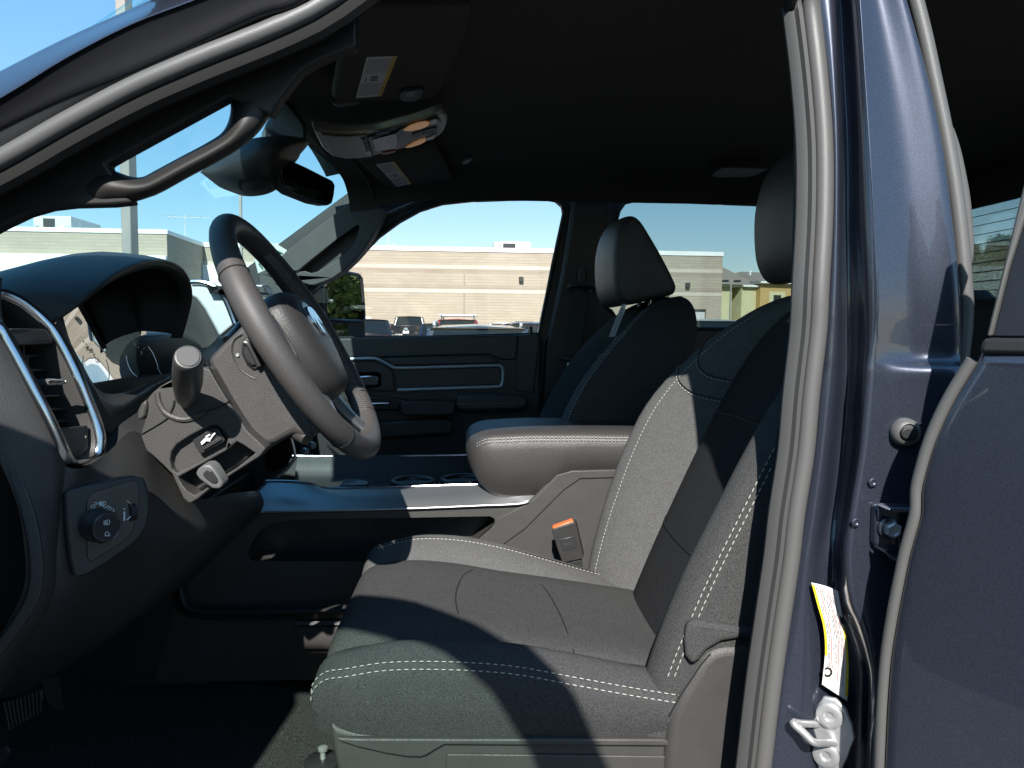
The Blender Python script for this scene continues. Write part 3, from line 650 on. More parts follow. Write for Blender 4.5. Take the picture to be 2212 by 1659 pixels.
# pillar fittings: rubber bump stop
g0 = P(*zz('J', 1222, 1066), .752); gn = V3((-.12, -1, 0)).normalized()
gro = tk(lathe('bump_stop', g0 - gn * .006, gn, [(0, .0145), (.006, .0142), (.0095, .0115), (.0105, .0095), (.0085, .0085)], M['rubber'], None, seg=28)); gro.scale = (1, 1, 1)
gc = g0 + gn * .003; ax = V3((1, -.12, 0)).normalized()
lp = [gc + ax * (.0035 * (1 if math.cos(q) > 0 else -1) + .0052 * math.cos(q)) + V3((0, 0, .0058 * math.sin(q))) for q in [6.283 * (i + .5) / 20 for i in range(20)]]
pl = prism('plug', lp, gn * .0045, M['rubber_black'], gro, bevel=.0012)
# small pressed dimples in the pillar
for x, y in ((997, 1392), (885, 1655)):
    tk(lathe('pressed_dimple', P(*zz('J', x, y), .761), (0, -1, 0), [(0, .005), (.0012, .0045), (.0018, .003), (.0006, .0018), (.0004, .0005)], M['paint'], None, seg=16))
# door check bracket (hinge) on the pillar
def kk(lst, Y): return [P(*zz('K', x, y), Y) for x, y in lst]
hin = tk(prism('door_hinge', kk([(945, 60), (1090, 60), (1100, 345), (985, 350), (935, 290)], .752), (0, .012, 0), M['paint'], None, bevel=.003))
prism('hinge_flange', kk([(935, 55), (965, 42), (1130, 45), (1172, 20), (1172, 40), (1135, 72), (1000, 76)], .752), (0, -.022, 0), M['paint'], hin, bevel=.003)
prism('hinge_flange', kk([(930, 295), (975, 335), (1060, 345), (1105, 320), (1105, 350), (1060, 362), (985, 358), (930, 310)], .752), (0, -.022, 0), M['paint'], hin, bevel=.003)
bc = kk([(1022, 195)], .75)[0]
lathe('washer', bc, (-.1, -1, 0), [(0, .0115), (.003, .0115), (.004, .010)], M['paint'], hin, seg=20); lathe('hinge_bolt', bc + V3((0, -.004, 0)), (-.1, -1, 0), [(0, .0085), (.007, .0085), (.0085, .006), (.0075, .004)], M['steel'], hin, seg=6, smooth=False)
# striker
so = kk([(640, 1450)], .80)[0]; sn = V3((-.55, -.83, .0)).normalized()
stk = tk(prism('door_striker', ptsP('K', [(580, 1290), (625, 1225), (700, 1240), (760, 1300), (800, 1400), (815, 1480), (790, 1540), (770, 1600), (730, 1680), (600, 1680), (560, 1590), (575, 1480), (548, 1400)], so, sn), -sn * .006, M['steel'], None, bevel=.002))
for x, y in ((660, 1340), (640, 1580)):
    c = PP(*zz('K', x, y), so + sn * .001, sn); lathe('striker_screw', c, sn, [(0, .0145), (.0025, .014), (.004, .0105), (.0035, .006), (.001, .004), (.0008, .001)], M['steel'], stk, seg=20)
lp = [PP(*zz('K', x, y), so, sn) for x, y in ((590, 1395), (690, 1510))]; a, b = lp; fwd = V3((-.9, -.30, .05)).normalized()
k1 = PP(*zz('K', 440, 1385), so + sn * .03, sn); k2 = PP(*zz('K', 560, 1500), so + sn * .03, sn)
tube('striker_loop', [a - sn * .002, a.lerp(k1, .6), k1, k1.lerp(k2, .5), k2, k2.lerp(b, .4), b - sn * .002], .0042, M['steel'], stk, sp=6, seg=12)
# tyre pressure label: curved sheet with printing
lab_o = kk([(680, 850)], .797)[0]
Ltop = [(548, 530), (630, 548), (712, 580)]; 
def lrow(pts_, dz=0): return [P(*zz('K', x, y), .798 + dz) for x, y in pts_]
LR = [[(549, 528), (632, 548), (713, 580)], [(583, 655), (665, 680), (740, 745)], [(622, 800), (700, 830), (765, 880)], [(632, 960), (705, 990), (775, 1050)], [(614, 1150), (690, 1200), (768, 1252)]]
labrows = [[P(*zz('K', x, y), d) for (x, y), d in zip(r, (.7985, .8015, .8035))] for r in LR]
lab = tk(grid('tyre_label', labrows, M['paper'], None, nu=8, nv=20, solid=.0003))
LAB64 = [spl(r, 64) for r in labrows]
def lpt(a, b):
    """point on label: a across 0..1, b along 0..1, lifted 0.7 mm"""
    v, _ = None, None
    rr = [r[min(128, int(round(a * 128)))] for r in LAB64]; i = max(0, min(3, int(b * 4))); t = b * 4 - i
    return cr(rr[max(i - 1, 0)], rr[i], rr[i + 1], rr[min(i + 2, 4)], t) + V3((-.0003, -.0012, 0))
def lstrip(name, a0, a1, b0, b1, m, n=24):
    v = []; 
    for i in range(n + 1): bb_ = b0 + (b1 - b0) * i / n; v += [lpt(a0, bb_), lpt(a1, bb_)]
    return mk(name, v, [(2 * i, 2 * i + 1, 2 * i + 3, 2 * i + 2) for i in range(n)], m, lab)
lstrip('yellow_band', .0, .13, .03, .76, M['yellow']); lstrip('yellow_band', .86, 1, .34, .95, M['yellow'])
lstrip('black_tab', .82, 1, .25, .33, M['black_print'], 6)
for a in (.30, .56, .75): lstrip('red_rule', a - .008, a + .008, .05, .90, M['red_print'])
rl = random.Random(5)
vs_, fs_ = [], []
for a in (.18, .24, .36, .43, .50, .62, .69, .80):
    b = .06
    while b < (.82 if a < .8 else .22):
        l = rl.uniform(.02, .07)
        if rl.random() < .75:
            q = len(vs_); vs_ += [lpt(a - .012, b) , lpt(a + .012, b), lpt(a + .012, b + l), lpt(a - .012, b + l)]; fs_.append((q, q + 1, q + 2, q + 3))
        b += l + .012
o = mk('label_print', vs_, fs_, M['grey_print'], lab); o['kind'] = 'stuff'
tc_ = lpt(.18, .87); tn = V3((-.2, -1, 0)).normalized()
lathe('tyre_symbol', tc_, tn, [(0, .0055), (.0002, .0055), (.0003, .0036), (.0003, .0005)], M['black_print'], lab, seg=20); lathe('tyre_symbol_hub', tc_ + tn * .0003, tn, [(0, .0032), (.0002, .003), (.0002, .0004)], M['paper'], lab, seg=8)

# ---- rear door, swung open: skin seen at an angle
TH = R_(50); de = V3((math.cos(TH), -math.sin(TH), 0)); dn = V3((-math.sin(TH), -math.cos(TH), 0)); dO = V3((.40, .70, 1.2))
def pd(k, lst, lift=0): return [PP(*zz(k, x, y), dO + dn * lift, dn) for x, y in lst]
edge = pd('J', [(1663, 590), (1600, 690), (1510, 840), (1430, 1000), (1370, 1150), (1325, 1300), (1290, 1450)]) + pd('K', [(1190, 120), (1130, 340), (1080, 580), (1040, 800), (1010, 1000), (990, 1250), (978, 1500), (970, 1700), (962, 1950)])
edge = spl(edge, 3)
far = .52
def alongd(p, s): return p + de * s
skin_rows = []
for i, p in enumerate(edge):
    zt = p.z; s0 = 0
    def crown(s): return dn * (.012 * math.sin(min(1, s / .5) * math.pi * .5))
    base = p; X = .62 - (p - dO).dot(de)
    skin_rows.append([base - dn * .012 + de * .0, base + de * .004 - dn * .002, base + de * .014 + dn * .002, base + de * .06 + dn * .006, base + de * .14 + dn * .010, base + de * .3 + dn * .016, base + de * max(X, .32) + dn * .012])
rdoor = _grp('rear_door')
top0 = pd('J', [(1690, 562)])[0]; top_row = [top0 - dn * .012, top0 + de * .004 - dn * .004, top0 + de * .01 - dn * .004, top0 + de * .06 - dn * .003, top0 + de * .14, top0 + de * .3 + dn * .006, top0 + de * .66 + dn * .004]
for r in (top_row,):
    z = r[0].z
    for q in r: q.z = z + .006
skin_rows = [top_row] + skin_rows
grid('skin', skin_rows, M['paint'], rdoor, nu=3, nv=2)
tube('edge_seal', [p - dn * .006 - de * .003 for p in edge], .0058, M['rubber'], rdoor, seg=10)
prism('inner_panel', [edge[3] - dn * .05, edge[-1] - dn * .05, edge[-1] - dn * .05 + de * .75, edge[3] - dn * .05 + de * .62], -dn * .05, M['plastic'], rdoor, bevel=.01)
mb = pd('J', [(1695, 548), (1715, 480), (1738, 442), (2000, 432), (2300, 425), (2600, 420), (2600, 552), (2300, 551), (2000, 548)])
mb = mb[:3] + [mb[2] + de * .72, mb[0] + de * .75]
prism('belt_moulding', [p + dn * .004 for p in mb], -dn * .02, M['rubber_black'], rdoor, bevel=.004)
fr_l = pd('U', [(330, 1382), (400, 1080), (470, 800), (560, 430), (640, 110), (720, -200), (800, -480)]); fr_r = pd('U', [(372, 1382), (450, 1060), (520, 790), (600, 540), (680, 290), (790, -20), (920, -360)])
prism('window_frame', fr_l + fr_r[::-1], -dn * .03, M['rubber'], rdoor, bevel=.004)
gl_ = [p - dn * .006 for p in fr_r] + [fr_r[-1] + de * .45 - dn * .006, fr_r[0] + de * .62 - dn * .006]
prism('window_applique', gl_, -dn * .006, mat('gloss_dark_glass', (.02, .024, .032), .12, rvar=(50, .05)), rdoor, bevel=.001)

# ---- front door, swung open beside the camera (its frame and glass throw the curved shadow on the seat)
fdoor = _grp('front_door')
fe = V3((.7071, -.7071, 0)); fn = V3((.7071, .7071, 0)); fO = V3((-.85, .72, 0))
def fd(s, z, off=0): return fO + fe * s + fn * off + V3((0, 0, z))
otop = [(0.02, 1.50), (.20, 1.60), (.42, 1.735), (.62, 1.84), (.78, 1.905), (.94, 1.945), (1.06, 1.955), (1.15, 1.945), (1.235, 1.905), (1.295, 1.84), (1.335, 1.74), (1.35, 1.60), (1.355, 1.46), (1.355, 1.10), (1.34, .86), (1.25, .80), (.3, .80), (.0, .86), (0, 1.2)]
oin = [(.14, 1.475), (.28, 1.565), (.46, 1.675), (.64, 1.765), (.79, 1.826), (.94, 1.866), (1.05, 1.876), (1.13, 1.862), (1.19, 1.822), (1.235, 1.755), (1.26, 1.675), (1.27, 1.60), (1.27, 1.475)]
ot = [fd(s, z) for s, z in otop]; hi_ = [fd(s, z) for s, z in oin]
prism('door_shell', ot, fn * -.035, M['paint'], fdoor, holes=[hi_], bevel=.006)
prism('door_glass', [p - fn * .015 for p in hi_], fn * -.004, M['glass_door'], fdoor, bevel=0)
prism('door_trim_panel', [fd(s, z, .001) for s, z in ((.06, 1.44), (.5, 1.452), (1.2, 1.452), (1.2, 1.0), (1.1, .9), (.1, .9), (.04, 1.1))], fn * .03, M['plastic'], fdoor, bevel=.008)

prism('door_mirror', [fd(s, z, -.10) for s, z in ((.36, 1.50), (.37, 1.80), (.41, 1.835), (.62, 1.835), (.67, 1.80), (.675, 1.50), (.64, 1.46), (.39, 1.46))], fn * -.30, M['plastic_sm'], fdoor, bevel=.02); prism('mirror_bracket', [fd(s, z, -.03) for s, z in ((.22, 1.48), (.22, 1.56), (.40, 1.64), (.40, 1.50))], fn * -.08, M['plastic_sm'], fdoor, bevel=.01)  # unseen driver-side mirror, set back and widened to shade the footwell
# ---- roof skin, headliner
def roofz(x, y, top, dropx=.05, sidedrop=.055):
    q = abs(y - CY) / .8; return top - sidedrop * q ** 4 - (dropx * max(0, (-.1 - x) / .3) ** 1.5)
rows = [[V3((x, y, roofz(x, y, 2.035, .045, .05))) for y in (.79, .85, 1.0, 1.25, 1.55, 1.85, 2.1, 2.25, 2.31)] for x in (-.43, -.35, -.2, 0,   .3, .6, .9, 1.2, 1.49)]
tk(grid('roof_skin', rows, M['paint'], None, nu=3, nv=2))
rows = [[V3((x, y, roofz(x, y, 1.965, .05, .04))) for y in (.845, .9, 1.0, 1.25, 1.55, 1.85, 2.1, 2.2, 2.27, 2.31)] for x in (-.36, -.3, -.2, -.05, .1, .4, .7, 1.0, 1.3, 1.47)]
for r in rows:
    for q in (0, 1): r[q].z -= .035 if q == 0 else .012
    r[-1].z -= .05; r[-2].z -= .02
hl_ = tk(grid('headliner', rows, M['head'], None, nu=3, nv=2))
tk(box('rear_roof_rail', (.36, .775, 1.905), (1.49, .862, 1.992), M['paint'], None, .02))
# header trim just behind the windshield top edge
# ---- windshield
wr = []
for k in range(6):
    f = k / 5; row = []
    for y, bx in ((.87, -.01), (.92, -.025), (1.02, -.045), (1.2, -.075), (1.55, -.09), (1.9, -.075), (2.2, -.03), (2.46, 0)):
        row.append(V3((-.345 - .70 * f + bx * (.6 + .8 * f) + .02 * math.sin(f * 3.14), y, 1.945 - .50 * f + .018 * math.sin(f * 3.14) - .105 * max(0, (1.05 - y) / .21) ** 1.3 - (.05 * max(0, (y - 2.1) / .36) ** 1.5) * min(1, f * 4))))
    wr.append(row)
ws = tk(grid('windshield', wr, M['glass_ws'], None, nu=3, nv=2))
hd_a = spl(wr[0], 3); tk(grid('windshield_header', [[p + V3((.008, 0, -.010)) for p in hd_a], [p + V3((.030, 0, -.016)) for p in hd_a], [V3((p.x + .07, p.y, roofz(-.3, p.y, 1.965, .05, .04) - .004 - (.03 if abs(p.y - CY) > .7 else 0))) for p in hd_a]], M['head'], None, nu=1, nv=3))
# ceramic dot band along the top edge
tk(grid('windshield_band', [[p + V3((.006, 0, -.004)) for p in spl(wr[0], 3)], [p.lerp(q, .07) + V3((.006, 0, -.004)) for p, q in zip(spl(wr[0], 3), spl(wr[1], 3))]], M['rubber_black'], None, nu=1, nv=1))

# ---- passenger side: body side frame with the two window openings
YP = 2.40
fw = [P(u, v, YP) for u, v in ((640, 731), (655, 640), (684, 614), (718, 601), (765, 564), (785, 542), (815, 510), (860, 477), (905, 452), (955, 437), (1020, 430), (1100, 427), (1180, 426), (1203, 430), (1216, 441), (1219, 460), (1195, 570), (1163, 723))]
rw_ = [P(u, v, YP) for u, v in ((1302, 640), (1306, 590), (1318, 540), (1330, 480), (1337, 455), (1350, 437), (1380, 430), (1500, 433), (1700, 441), (1850, 447), (1900, 458), (1925, 490), (1945, 560), (1955, 640), (1955, 710), (1700, 712), (1480, 710), (1340, 700), (1320, 672), (1308, 664))]
ol = [V3((-1.06, YP, 1.43)), V3((-.80, YP, 1.60)), V3((-.58, YP, 1.765)), V3((-.36, YP, 1.93)), V3((-.20, YP, 1.965)), V3((.5, YP, 1.975)), V3((1.49, YP, 1.95)), V3((1.49, YP, .72)), V3((-1.06, YP, .72))]
tk(prism('passenger_body_side', ol, (0, .055, 0), M['plastic'], None, holes=[fw, rw_], bevel=.008))
tk(prism('passenger_body_skin', [p + V3((0, .058, 0)) for p in ol], (0, .01, 0), M['paint'], None, holes=[[p + V3((0, .058, 0)) for p in fw], [p + V3((0, .058, 0)) for p in rw_]], bevel=.002))
tk(prism('passenger_window', [p + V3((0, .03, 0)) for p in fw], (0, .004, 0), M['glass_side'], None, bevel=0))
tk(prism('rear_passenger_window', [p + V3((0, .03, 0)) for p in rw_], (0, .004, 0), M['glass_dark'], None, bevel=0))
for nm, lp, rr in (('window_seal', fw, .007), ('rear_window_seal', rw_, .006)): tk(tube(nm, [p + V3((0, -.002, 0)) for p in lp], rr, M['rubber_black'], None, closed=True, seg=8))
tk(tube('door_frame_seal', spl([P(u, v, YP - .02) for u, v in ((832, 466), (900, 438), (960, 421), (1040, 415), (1150, 412), (1205, 414), (1228, 425), (1238, 445), (1234, 480), (1215, 600), (1185, 740))], 4), .008, M['rubber'], None, seg=10))

# ---- back of the cab with its window
XB = 1.45
bh = [V3((XB, y, z)) for y, z in ((.90, 1.55), (.90, 1.845), (.94, 1.87), (2.27, 1.87), (2.30, 1.845), (2.30, 1.55))]
tk(prism('cab_back', [V3((XB, .80, .72)), V3((XB, .80, 2.0)), V3((XB, 2.39, 2.0)), V3((XB, 2.39, .72))], (.05, 0, 0), M['head'], None, holes=[bh], bevel=.01))
bw_ = tk(prism('rear_window', [p + V3((.02, 0, 0)) for p in bh], (.004, 0, 0), M['glass_dark'], None, bevel=0))
for k in range(11): tube('defroster_wire', [(XB + .016, .92, 1.57 + k * .027), (XB + .016, 2.28, 1.57 + k * .027)], .0011, M['rubber_black'], bw_, seg=5)
# ---- floor, firewall, sills
tk(grid('floor_carpet', [[V3((x, y, z + .004 * math.sin(9 * y + 7 * x))) for y in (.83, 1.0, 1.2, 1.4, 1.6, 1.9, 2.2, 2.39)] for x, z in ((-1.0, 1.05), (-.92, .93), (-.8, .83), (-.65, .79), (-.4, .785), (-.1, .785), (.3, .785), (.8, .785), (1.46, .785))], M['carpet'], None, nu=2, nv=2))
tk(box('firewall', (-1.06, .8, .72), (-1.02, 2.39, 1.44), M['rubber_black'], None))
tk(box('driver_kick_panel', (-1.05, .80, .72), (-.70, .845, 1.45), M['plastic'], None, .01))
tk(prism('front_hinge_pillar', [V3((-1.06, .72, .74)), V3((-.74, .72, .74)), V3((-.70, .72, 1.2)), V3((-.72, .72, 1.48)), V3((-.86, .72, 1.47)), V3((-1.06, .72, 1.42))], (0, .075, 0), M['paint'], None, bevel=.01))
tk(box('rocker_sill', (-1.0, .70, .56), (1.50, .84, .74), M['paint'], None, .02)); tk(box('sill_plate', (-.7, .72, .742), (.42, .85, .765), M['plastic'], None, .006))
tk(box('rear_side_trim', (1.22, .79, .74), (1.46, .84, 1.93), M['plastic'], None, .01))
# ---- rear bench
rb = _grp('rear_seat'); rb.location = (-.29, 0, .03)
for y0, y1 in ((.90, 1.43), (1.44, 1.68), (1.69, 2.28)):
    loft('backrest', [[V3((1.42 + .02 * c, y, 1.02)), V3((1.40 + .02 * c, y, 1.25)), V3((1.50 + .02 * c, y, 1.55 - .02 * c)), V3((1.60, y, 1.56 - .02 * c)), V3((1.66, y, 1.3)), V3((1.6, y, 1.0))] for y, c in ((y0, 1), (y0 + .06, 0), (y1 - .06, 0), (y1, 1))], M['fab'], rb, bevel=.02)
    loft('cushion', [[V3((.98 + .02 * c, y, 1.0)), V3((1.0, y, 1.13 - .03 * c)), V3((1.2, y, 1.12 - .03 * c)), V3((1.5, y, 1.08)), V3((1.5, y, .96)), V3((1.02, y, .95))] for y, c in ((y0, 1), (y0 + .06, 0), (y1 - .06, 0), (y1, 1))], M['fab'], rb, bevel=.02)
    ym = (y0 + y1) / 2
    if y1 - y0 > .4: loft('headrest', [[V3((1.52, y, 1.47 + .01 * c)), V3((1.46 + .02 * c, y, 1.50)), V3((1.47 + .02 * c, y, 1.58 - .02 * c)), V3((1.60, y, 1.58 - .02 * c)), V3((1.63 - .01 * c, y, 1.5))] for y, c in ((ym - .14, 1.3), (ym - .10, 0), (ym + .10, 0), (ym + .14, 1.3))], M['leather'], rb, bevel=.015)
# ---- outer body forward and aft of the cab
def osec(x, w, z0, z1): return [V3((x, CY - w, z0)), V3((x, CY - w, z1 - .12)), V3((x, CY - w * .9, z1)), V3((x, CY + w * .9, z1)), V3((x, CY + w, z1 - .12)), V3((x, CY + w, z0))]
tk(loft('hood', [osec(-1.10, .90, 1.0, 1.40), osec(-1.6, .93, .95, 1.38), osec(-2.2, .94, .9, 1.33), osec(-2.5, .90, .85, 1.24)], M['paint'], None, nv=3, bevel=.02))
tk(loft('grille', [osec(-2.503, .86, .72, 1.22), osec(-2.58, .82, .74, 1.18)], M['chrome'], None, bevel=.02))
tk(loft('cargo_bed', [osec(1.54, .95, .62, 1.42), osec(2.6, .96, .62, 1.42), osec(3.65, .94, .66, 1.42)], M['paint'], None, nv=2, bevel=.02))
for x in (-1.75, 2.62):
    for s in (-1, 1):
        wl = tk(lathe('wheel', (x, CY + s * .72, .42), (0, s, 0), [(0, .3), (.02, .40), (.05, .42), (.24, .42), (.27, .39), (.275, .28), (.24, .24), (.22, .03)], M['tyre'], None, seg=28)); lathe('rim', (x, CY + s * .965, .42), (0, s, 0), [(0, .27), (.02, .26), (.03, .1), (.06, .07), (.06, .01)], M['galv'], wl, seg=24)
# ================================================================== A-PILLAR TRIMS WITH GRAB HANDLES
ao = [(-420, 1400), (0, 1163), (420, 935), (850, 697), (1250, 487), (1650, 300), (2000, 127), (2212, 40), (2300, 0), (2300, 300), (2150, 350), (2050, 395), (1950, 455), (1880, 540), (1805, 640), (1750, 745), (1690, 825), (1600, 920), (1480, 1005), (1310, 1092), (1180, 1170), (1050, 1240), (960, 1277), (850, 1308), (700, 1324), (560, 1327), (450, 1330), (300, 1347), (150, 1390), (0, 1462), (-200, 1570), (-420, 1690)]
ah = [(680, 1062), (780, 1005), (890, 945), (1040, 866), (1180, 790), (1340, 700), (1478, 624), (1490, 660), (1487, 730), (1474, 795), (1440, 848), (1390, 890), (1330, 925), (1180, 1005), (1060, 1070), (1000, 1102), (950, 1130), (900, 1145), (850, 1140), (780, 1118), (720, 1090)]
ia, ib = ao.index((1750, 745)), ao.index((850, 1308)); ht = ah[:7]
apt = tk(prism('driver_pillar_trim', pts('A', ao[:ia + 1] + ht[::-1] + ao[ib:], .850), (0, .022, 0), M['pillar'], None, bevel=.003, seg=2))
Hc = [(640, 1050), (720, 1092), (780, 1118), (850, 1140), (920, 1142), (1000, 1102), (1180, 1005), (1330, 925), (1440, 848), (1487, 730), (1482, 600)]; Oc = [(440, 1334), (600, 1330), (740, 1322), (850, 1308), (960, 1277), (1050, 1240), (1230, 1140), (1400, 1050), (1560, 950), (1690, 832), (1800, 650)]
def hrow(f, Y): return [P(*zz('A', a[0] + (b[0] - a[0]) * f, a[1] + (b[1] - a[1]) * f), Y + (.008 if i in (0, 10) else 0)) for i, (a, b) in enumerate(zip(Hc, Oc))]
grid('grab_handle', [hrow(0, .885), hrow(.02, .862), hrow(.16, .850), hrow(.42, .8435), hrow(.72, .8475), hrow(.94, .859), hrow(1, .885)], M['pillar'], apt, nu=5, nv=4, angle=80)
# passenger side
po = [(560, 590), (612, 547), (660, 510), (720, 464), (790, 411), (806, 440), (836, 458), (812, 500), (785, 542), (765, 564), (742, 585), (718, 601), (700, 609), (684, 615), (665, 615), (651, 610), (620, 640), (560, 660)]
ph_ = pts('G', [(150, 378), (280, 270), (430, 150), (560, 58), (574, 60), (568, 110), (548, 160), (515, 215), (430, 275), (350, 330), (300, 357), (265, 366), (225, 352), (190, 356)], 2.325)
ppt = tk(prism('passenger_pillar_trim', [P(u, v, 2.325) for u, v in po], (0, .07, 0), M['plastic2'], None, holes=[ph_], bevel=.010, seg=4))
prism('handle_recess', [p + V3((0, .045, 0)) for p in ph_], (0, .01, 0), M['plastic'], ppt, bevel=0)

# ================================================================== DASHBOARD
dash = _grp('dashboard')
rim = [P(u, v, Y) for u, v, Y in ((96, 706, .968), (120, 690, .97), (165, 657, .975), (215, 617, 1.0), (262, 585, 1.05), (310, 567, 1.11), (350, 564, 1.18), (385, 577, 1.25), (405, 603, 1.30), (412, 640, 1.335), (405, 678, 1.345), (390, 730, 1.35))]
rim = spl(rim, 3)
def shf(ps, dx, dz, fl=0, zc=1.5): return [V3((p.x + dx, p.y, (p.z + dz) * (1 - fl) + zc * fl)) for p in ps]
inner = [p + V3((-.001, 0, 0)) + (V3((p.x, 1.10, 1.47)) - p).normalized() * .007 for p in rim]
inner2 = [p + V3((-.012, 0, 0)) + (V3((p.x, 1.10, 1.47)) - p).normalized() * .014 for p in rim]
grid('instrument_hood', [inner2, inner, shf(rim, .003, .0), shf(rim, -.003, .004), shf(rim, -.04, .010), shf(rim, -.10, .010), shf(rim, -.20, .0, .15, 1.47), shf(rim, -.35, -.02, .4, 1.46), shf(rim, -.50, -.03, .7, 1.45)], M['plastic'], dash, nu=1, nv=3)
lrows = []
zs_ = [1.56 - .0125 * k for k in range(14)]; xo = 0
for k, z_ in enumerate(zs_):
    tl_ = R_(-1.5 + 15.0 * (1.565 - z_) / .145); xo += math.tan(tl_) * .0125 if k else 0
    y0_ = .985 + max(0, 1.475 - z_) * .45
    lrows.append([V3((-.548 + xo - .10 * (y - 1.10), y, z_ - .042 * max(0, 1 - (y - .985) / .15))) for y in (y0_, y0_ + .05, y0_ + .1, 1.16, 1.26, 1.38)])
M['lens'] = mat('cluster_lens', (.42, .44, .46), .012, metal=1)
lens = grid('cluster_lens', lrows, M['lens'], dash, nu=3, nv=2)
# dark surround behind and around the lens
bz = [P(*q) for q in ((118, 690, .965), (140, 735, .965), (168, 792, .968), (205, 845, .978), (232, 866, 1.0), (258, 869, 1.03), (290, 852, 1.08), (330, 828, 1.17), (392, 800, 1.27))]
bz2 = [P(*q) for q in ((134, 672, .982), (142, 706, .983), (155, 745, .984), (180, 790, .988), (208, 838, .998), (240, 852, 1.03), (285, 842, 1.10), (340, 820, 1.20), (390, 800, 1.30))]
bzo = [P(*q) for q in ((106, 715, .962), (132, 770, .962), (168, 840, .962), (205, 905, .965), (235, 935, .985), (262, 930, 1.02), (292, 892, 1.07), (330, 860, 1.17), (392, 830, 1.27))]
grid('cluster_bezel', [spl(bz2, 2), spl([a.lerp(b, .5) + V3((-.002, 0, 0)) for a, b in zip(bz, bz2)], 2), spl(bz, 2), spl([a.lerp(b, .15) + V3((.004, 0, 0)) for a, b in zip(bz, bzo)], 2), spl(bzo, 2)], M['plastic'], dash, nu=1, nv=4)
mk('cluster_back', [P(100, 640, .95) + V3((-.09, 0, 0)), P(420, 640, 1.35) + V3((-.09, 0, 0)), P(420, 900, 1.35) + V3((-.09, 0, 0)), P(100, 900, .95) + V3((-.09, 0, 0))], [(0, 1, 2, 3)], M['rubber_black'], dash)
# gauge print and rims
for s_, x, y, sz in (('80', 1127, 795, .008), ('100', 1180, 808, .0088), ('120', 1240, 882, .0088), ('90', 1150, 780, .004), ('110', 1213, 833, .004)):
    u, v = zz('C', x, y); text('gauge_number', s_, P(u, v, 1.19 + (x - 1127) * .00032), (-.25, 1, 0), (-.15, 0, 1), sz, M['white_print'], dash)
for (x0, y0, x1, y1) in ((1137, 728, 1139, 745), (1175, 745, 1170, 765), (1220, 790, 1213, 800), (1268, 835, 1255, 850)):
    tube('gauge_tick', [P(*zz('C', x0, y0), 1.19 + (x0 - 1137) * .0003), P(*zz('C', x1, y1), 1.19 + (x0 - 1137) * .0003)], .0007, M['white_print'], dash, seg=5)
for lp in ([(1300, 825), (1340, 880), (1370, 950), (1388, 1005)], [(1108, 905), (1125, 985), (1160, 1050), (1205, 1090)], [(1380, 1010), (1425, 1082)]):
    tube('gauge_rim', spl(pts('C', lp, 1.215), 4), .0008, M['chrome'], dash, seg=6)
# ---- left air vent
vt = [(0, 340, .866), (60, 440, .868), (130, 560, .869), (200, 690, .870), (290, 870, .872), (400, 1080, .875), (500, 1290, .88), (560, 1420, .886), (605, 1505, .895), (660, 1545, .907), (760, 1535, .925), (845, 1490, .94), (878, 1420, .947), (885, 1310, .95), (852, 1180, .952), (780, 1000, .952), (690, 780, .95), (590, 570, .95), (490, 395, .948), (420, 310, .945), (330, 225, .94), (200, 125, .93), (80, 65, .92), (0, 45, .912), (-120, 60, .90), (-220, 140, .885), (-160, 240, .872), (-80, 280, .867)]
vp = pts('T', vt)
vent = tk(tube('air_vent', spl(vp, 3, True), 1, M['chrome'], None, closed=True, prof=[(.0042 * math.cos(q), .0062 * math.sin(q)) for q in [6.283 * i / 10 for i in range(10)]], up=(.75, -.65, 0)))
vc = sum(vp, V3()) / len(vp)
def vin(p, k, dx): return p.lerp(vc, k) + V3((-dx, dx * .35, 0))
loft('vent_wall', [[vin(p, .03, .0) for p in spl(vp, 3, True)], [vin(p, .10, .012) for p in spl(vp, 3, True)], [vin(p, .16, .05) for p in spl(vp, 3, True)]], M['plastic2'], vent, caps=False)
prism('vent_back', [vin(p, .12, .05) for p in vp], (-.01, 0, 0), M['rubber_black'], vent, bevel=0)
for y, x0, x1 in ((490, 120, 470), (612, 215, 520), (738, 285, 560), (965, 400, 665), (1085, 455, 700), (1190, 500, 720)):
    a, b = P(*zz('T', x0, y), .872) + V3((-.018, .01, 0)), P(*zz('T', x1, y - 15), .95) + V3((-.018, .005, 0))
    prism('vent_slat', [a, b, b + V3((-.03, .01, .004)), a + V3((-.03, .01, .004))], (0, 0, .0022), M['plastic_sm'], vent, bevel=.0006)
for x, y in ((290, 590), (325, 700), (430, 950), (465, 1075), (500, 1180)):
    a = P(*zz('T', x, y), .90) + V3((-.02, .01, 0)); box('vent_blade', a - V3((.02, .001, .013)), a + V3((.005, .001, .013)), M['plastic_sm'], vent, .0005)
tb = pts('T', [(378, 815), (420, 792), (590, 790), (602, 820), (590, 850), (400, 862)], .905)
prism('vent_tab', tb, (-.02, .006, 0), M['silver'], vent, bevel=.003); prism('tab_inset', [p.lerp(sum(tb, V3()) / 6, .4) + V3((.002, -.001, 0)) for p in tb], (-.002, 0, 0), M['rubber_black'], vent, bevel=.0005)
prism('vent_flap', pts('T', [(70, 375, .87), (110, 350, .875), (400, 355, .935), (470, 440, .945), (470, 480, .945), (400, 495, .935), (160, 500, .877), (120, 470, .872)]), (-.04, .02, 0), M['plastic'], vent, bevel=.006)
prism('vent_thumbwheel', pts('T', [(560, 1318, .898), (680, 1290, .925), (712, 1310, .93), (712, 1355, .93), (580, 1385, .90)]), (-.015, .005, 0), M['plastic'], vent, bevel=.002)
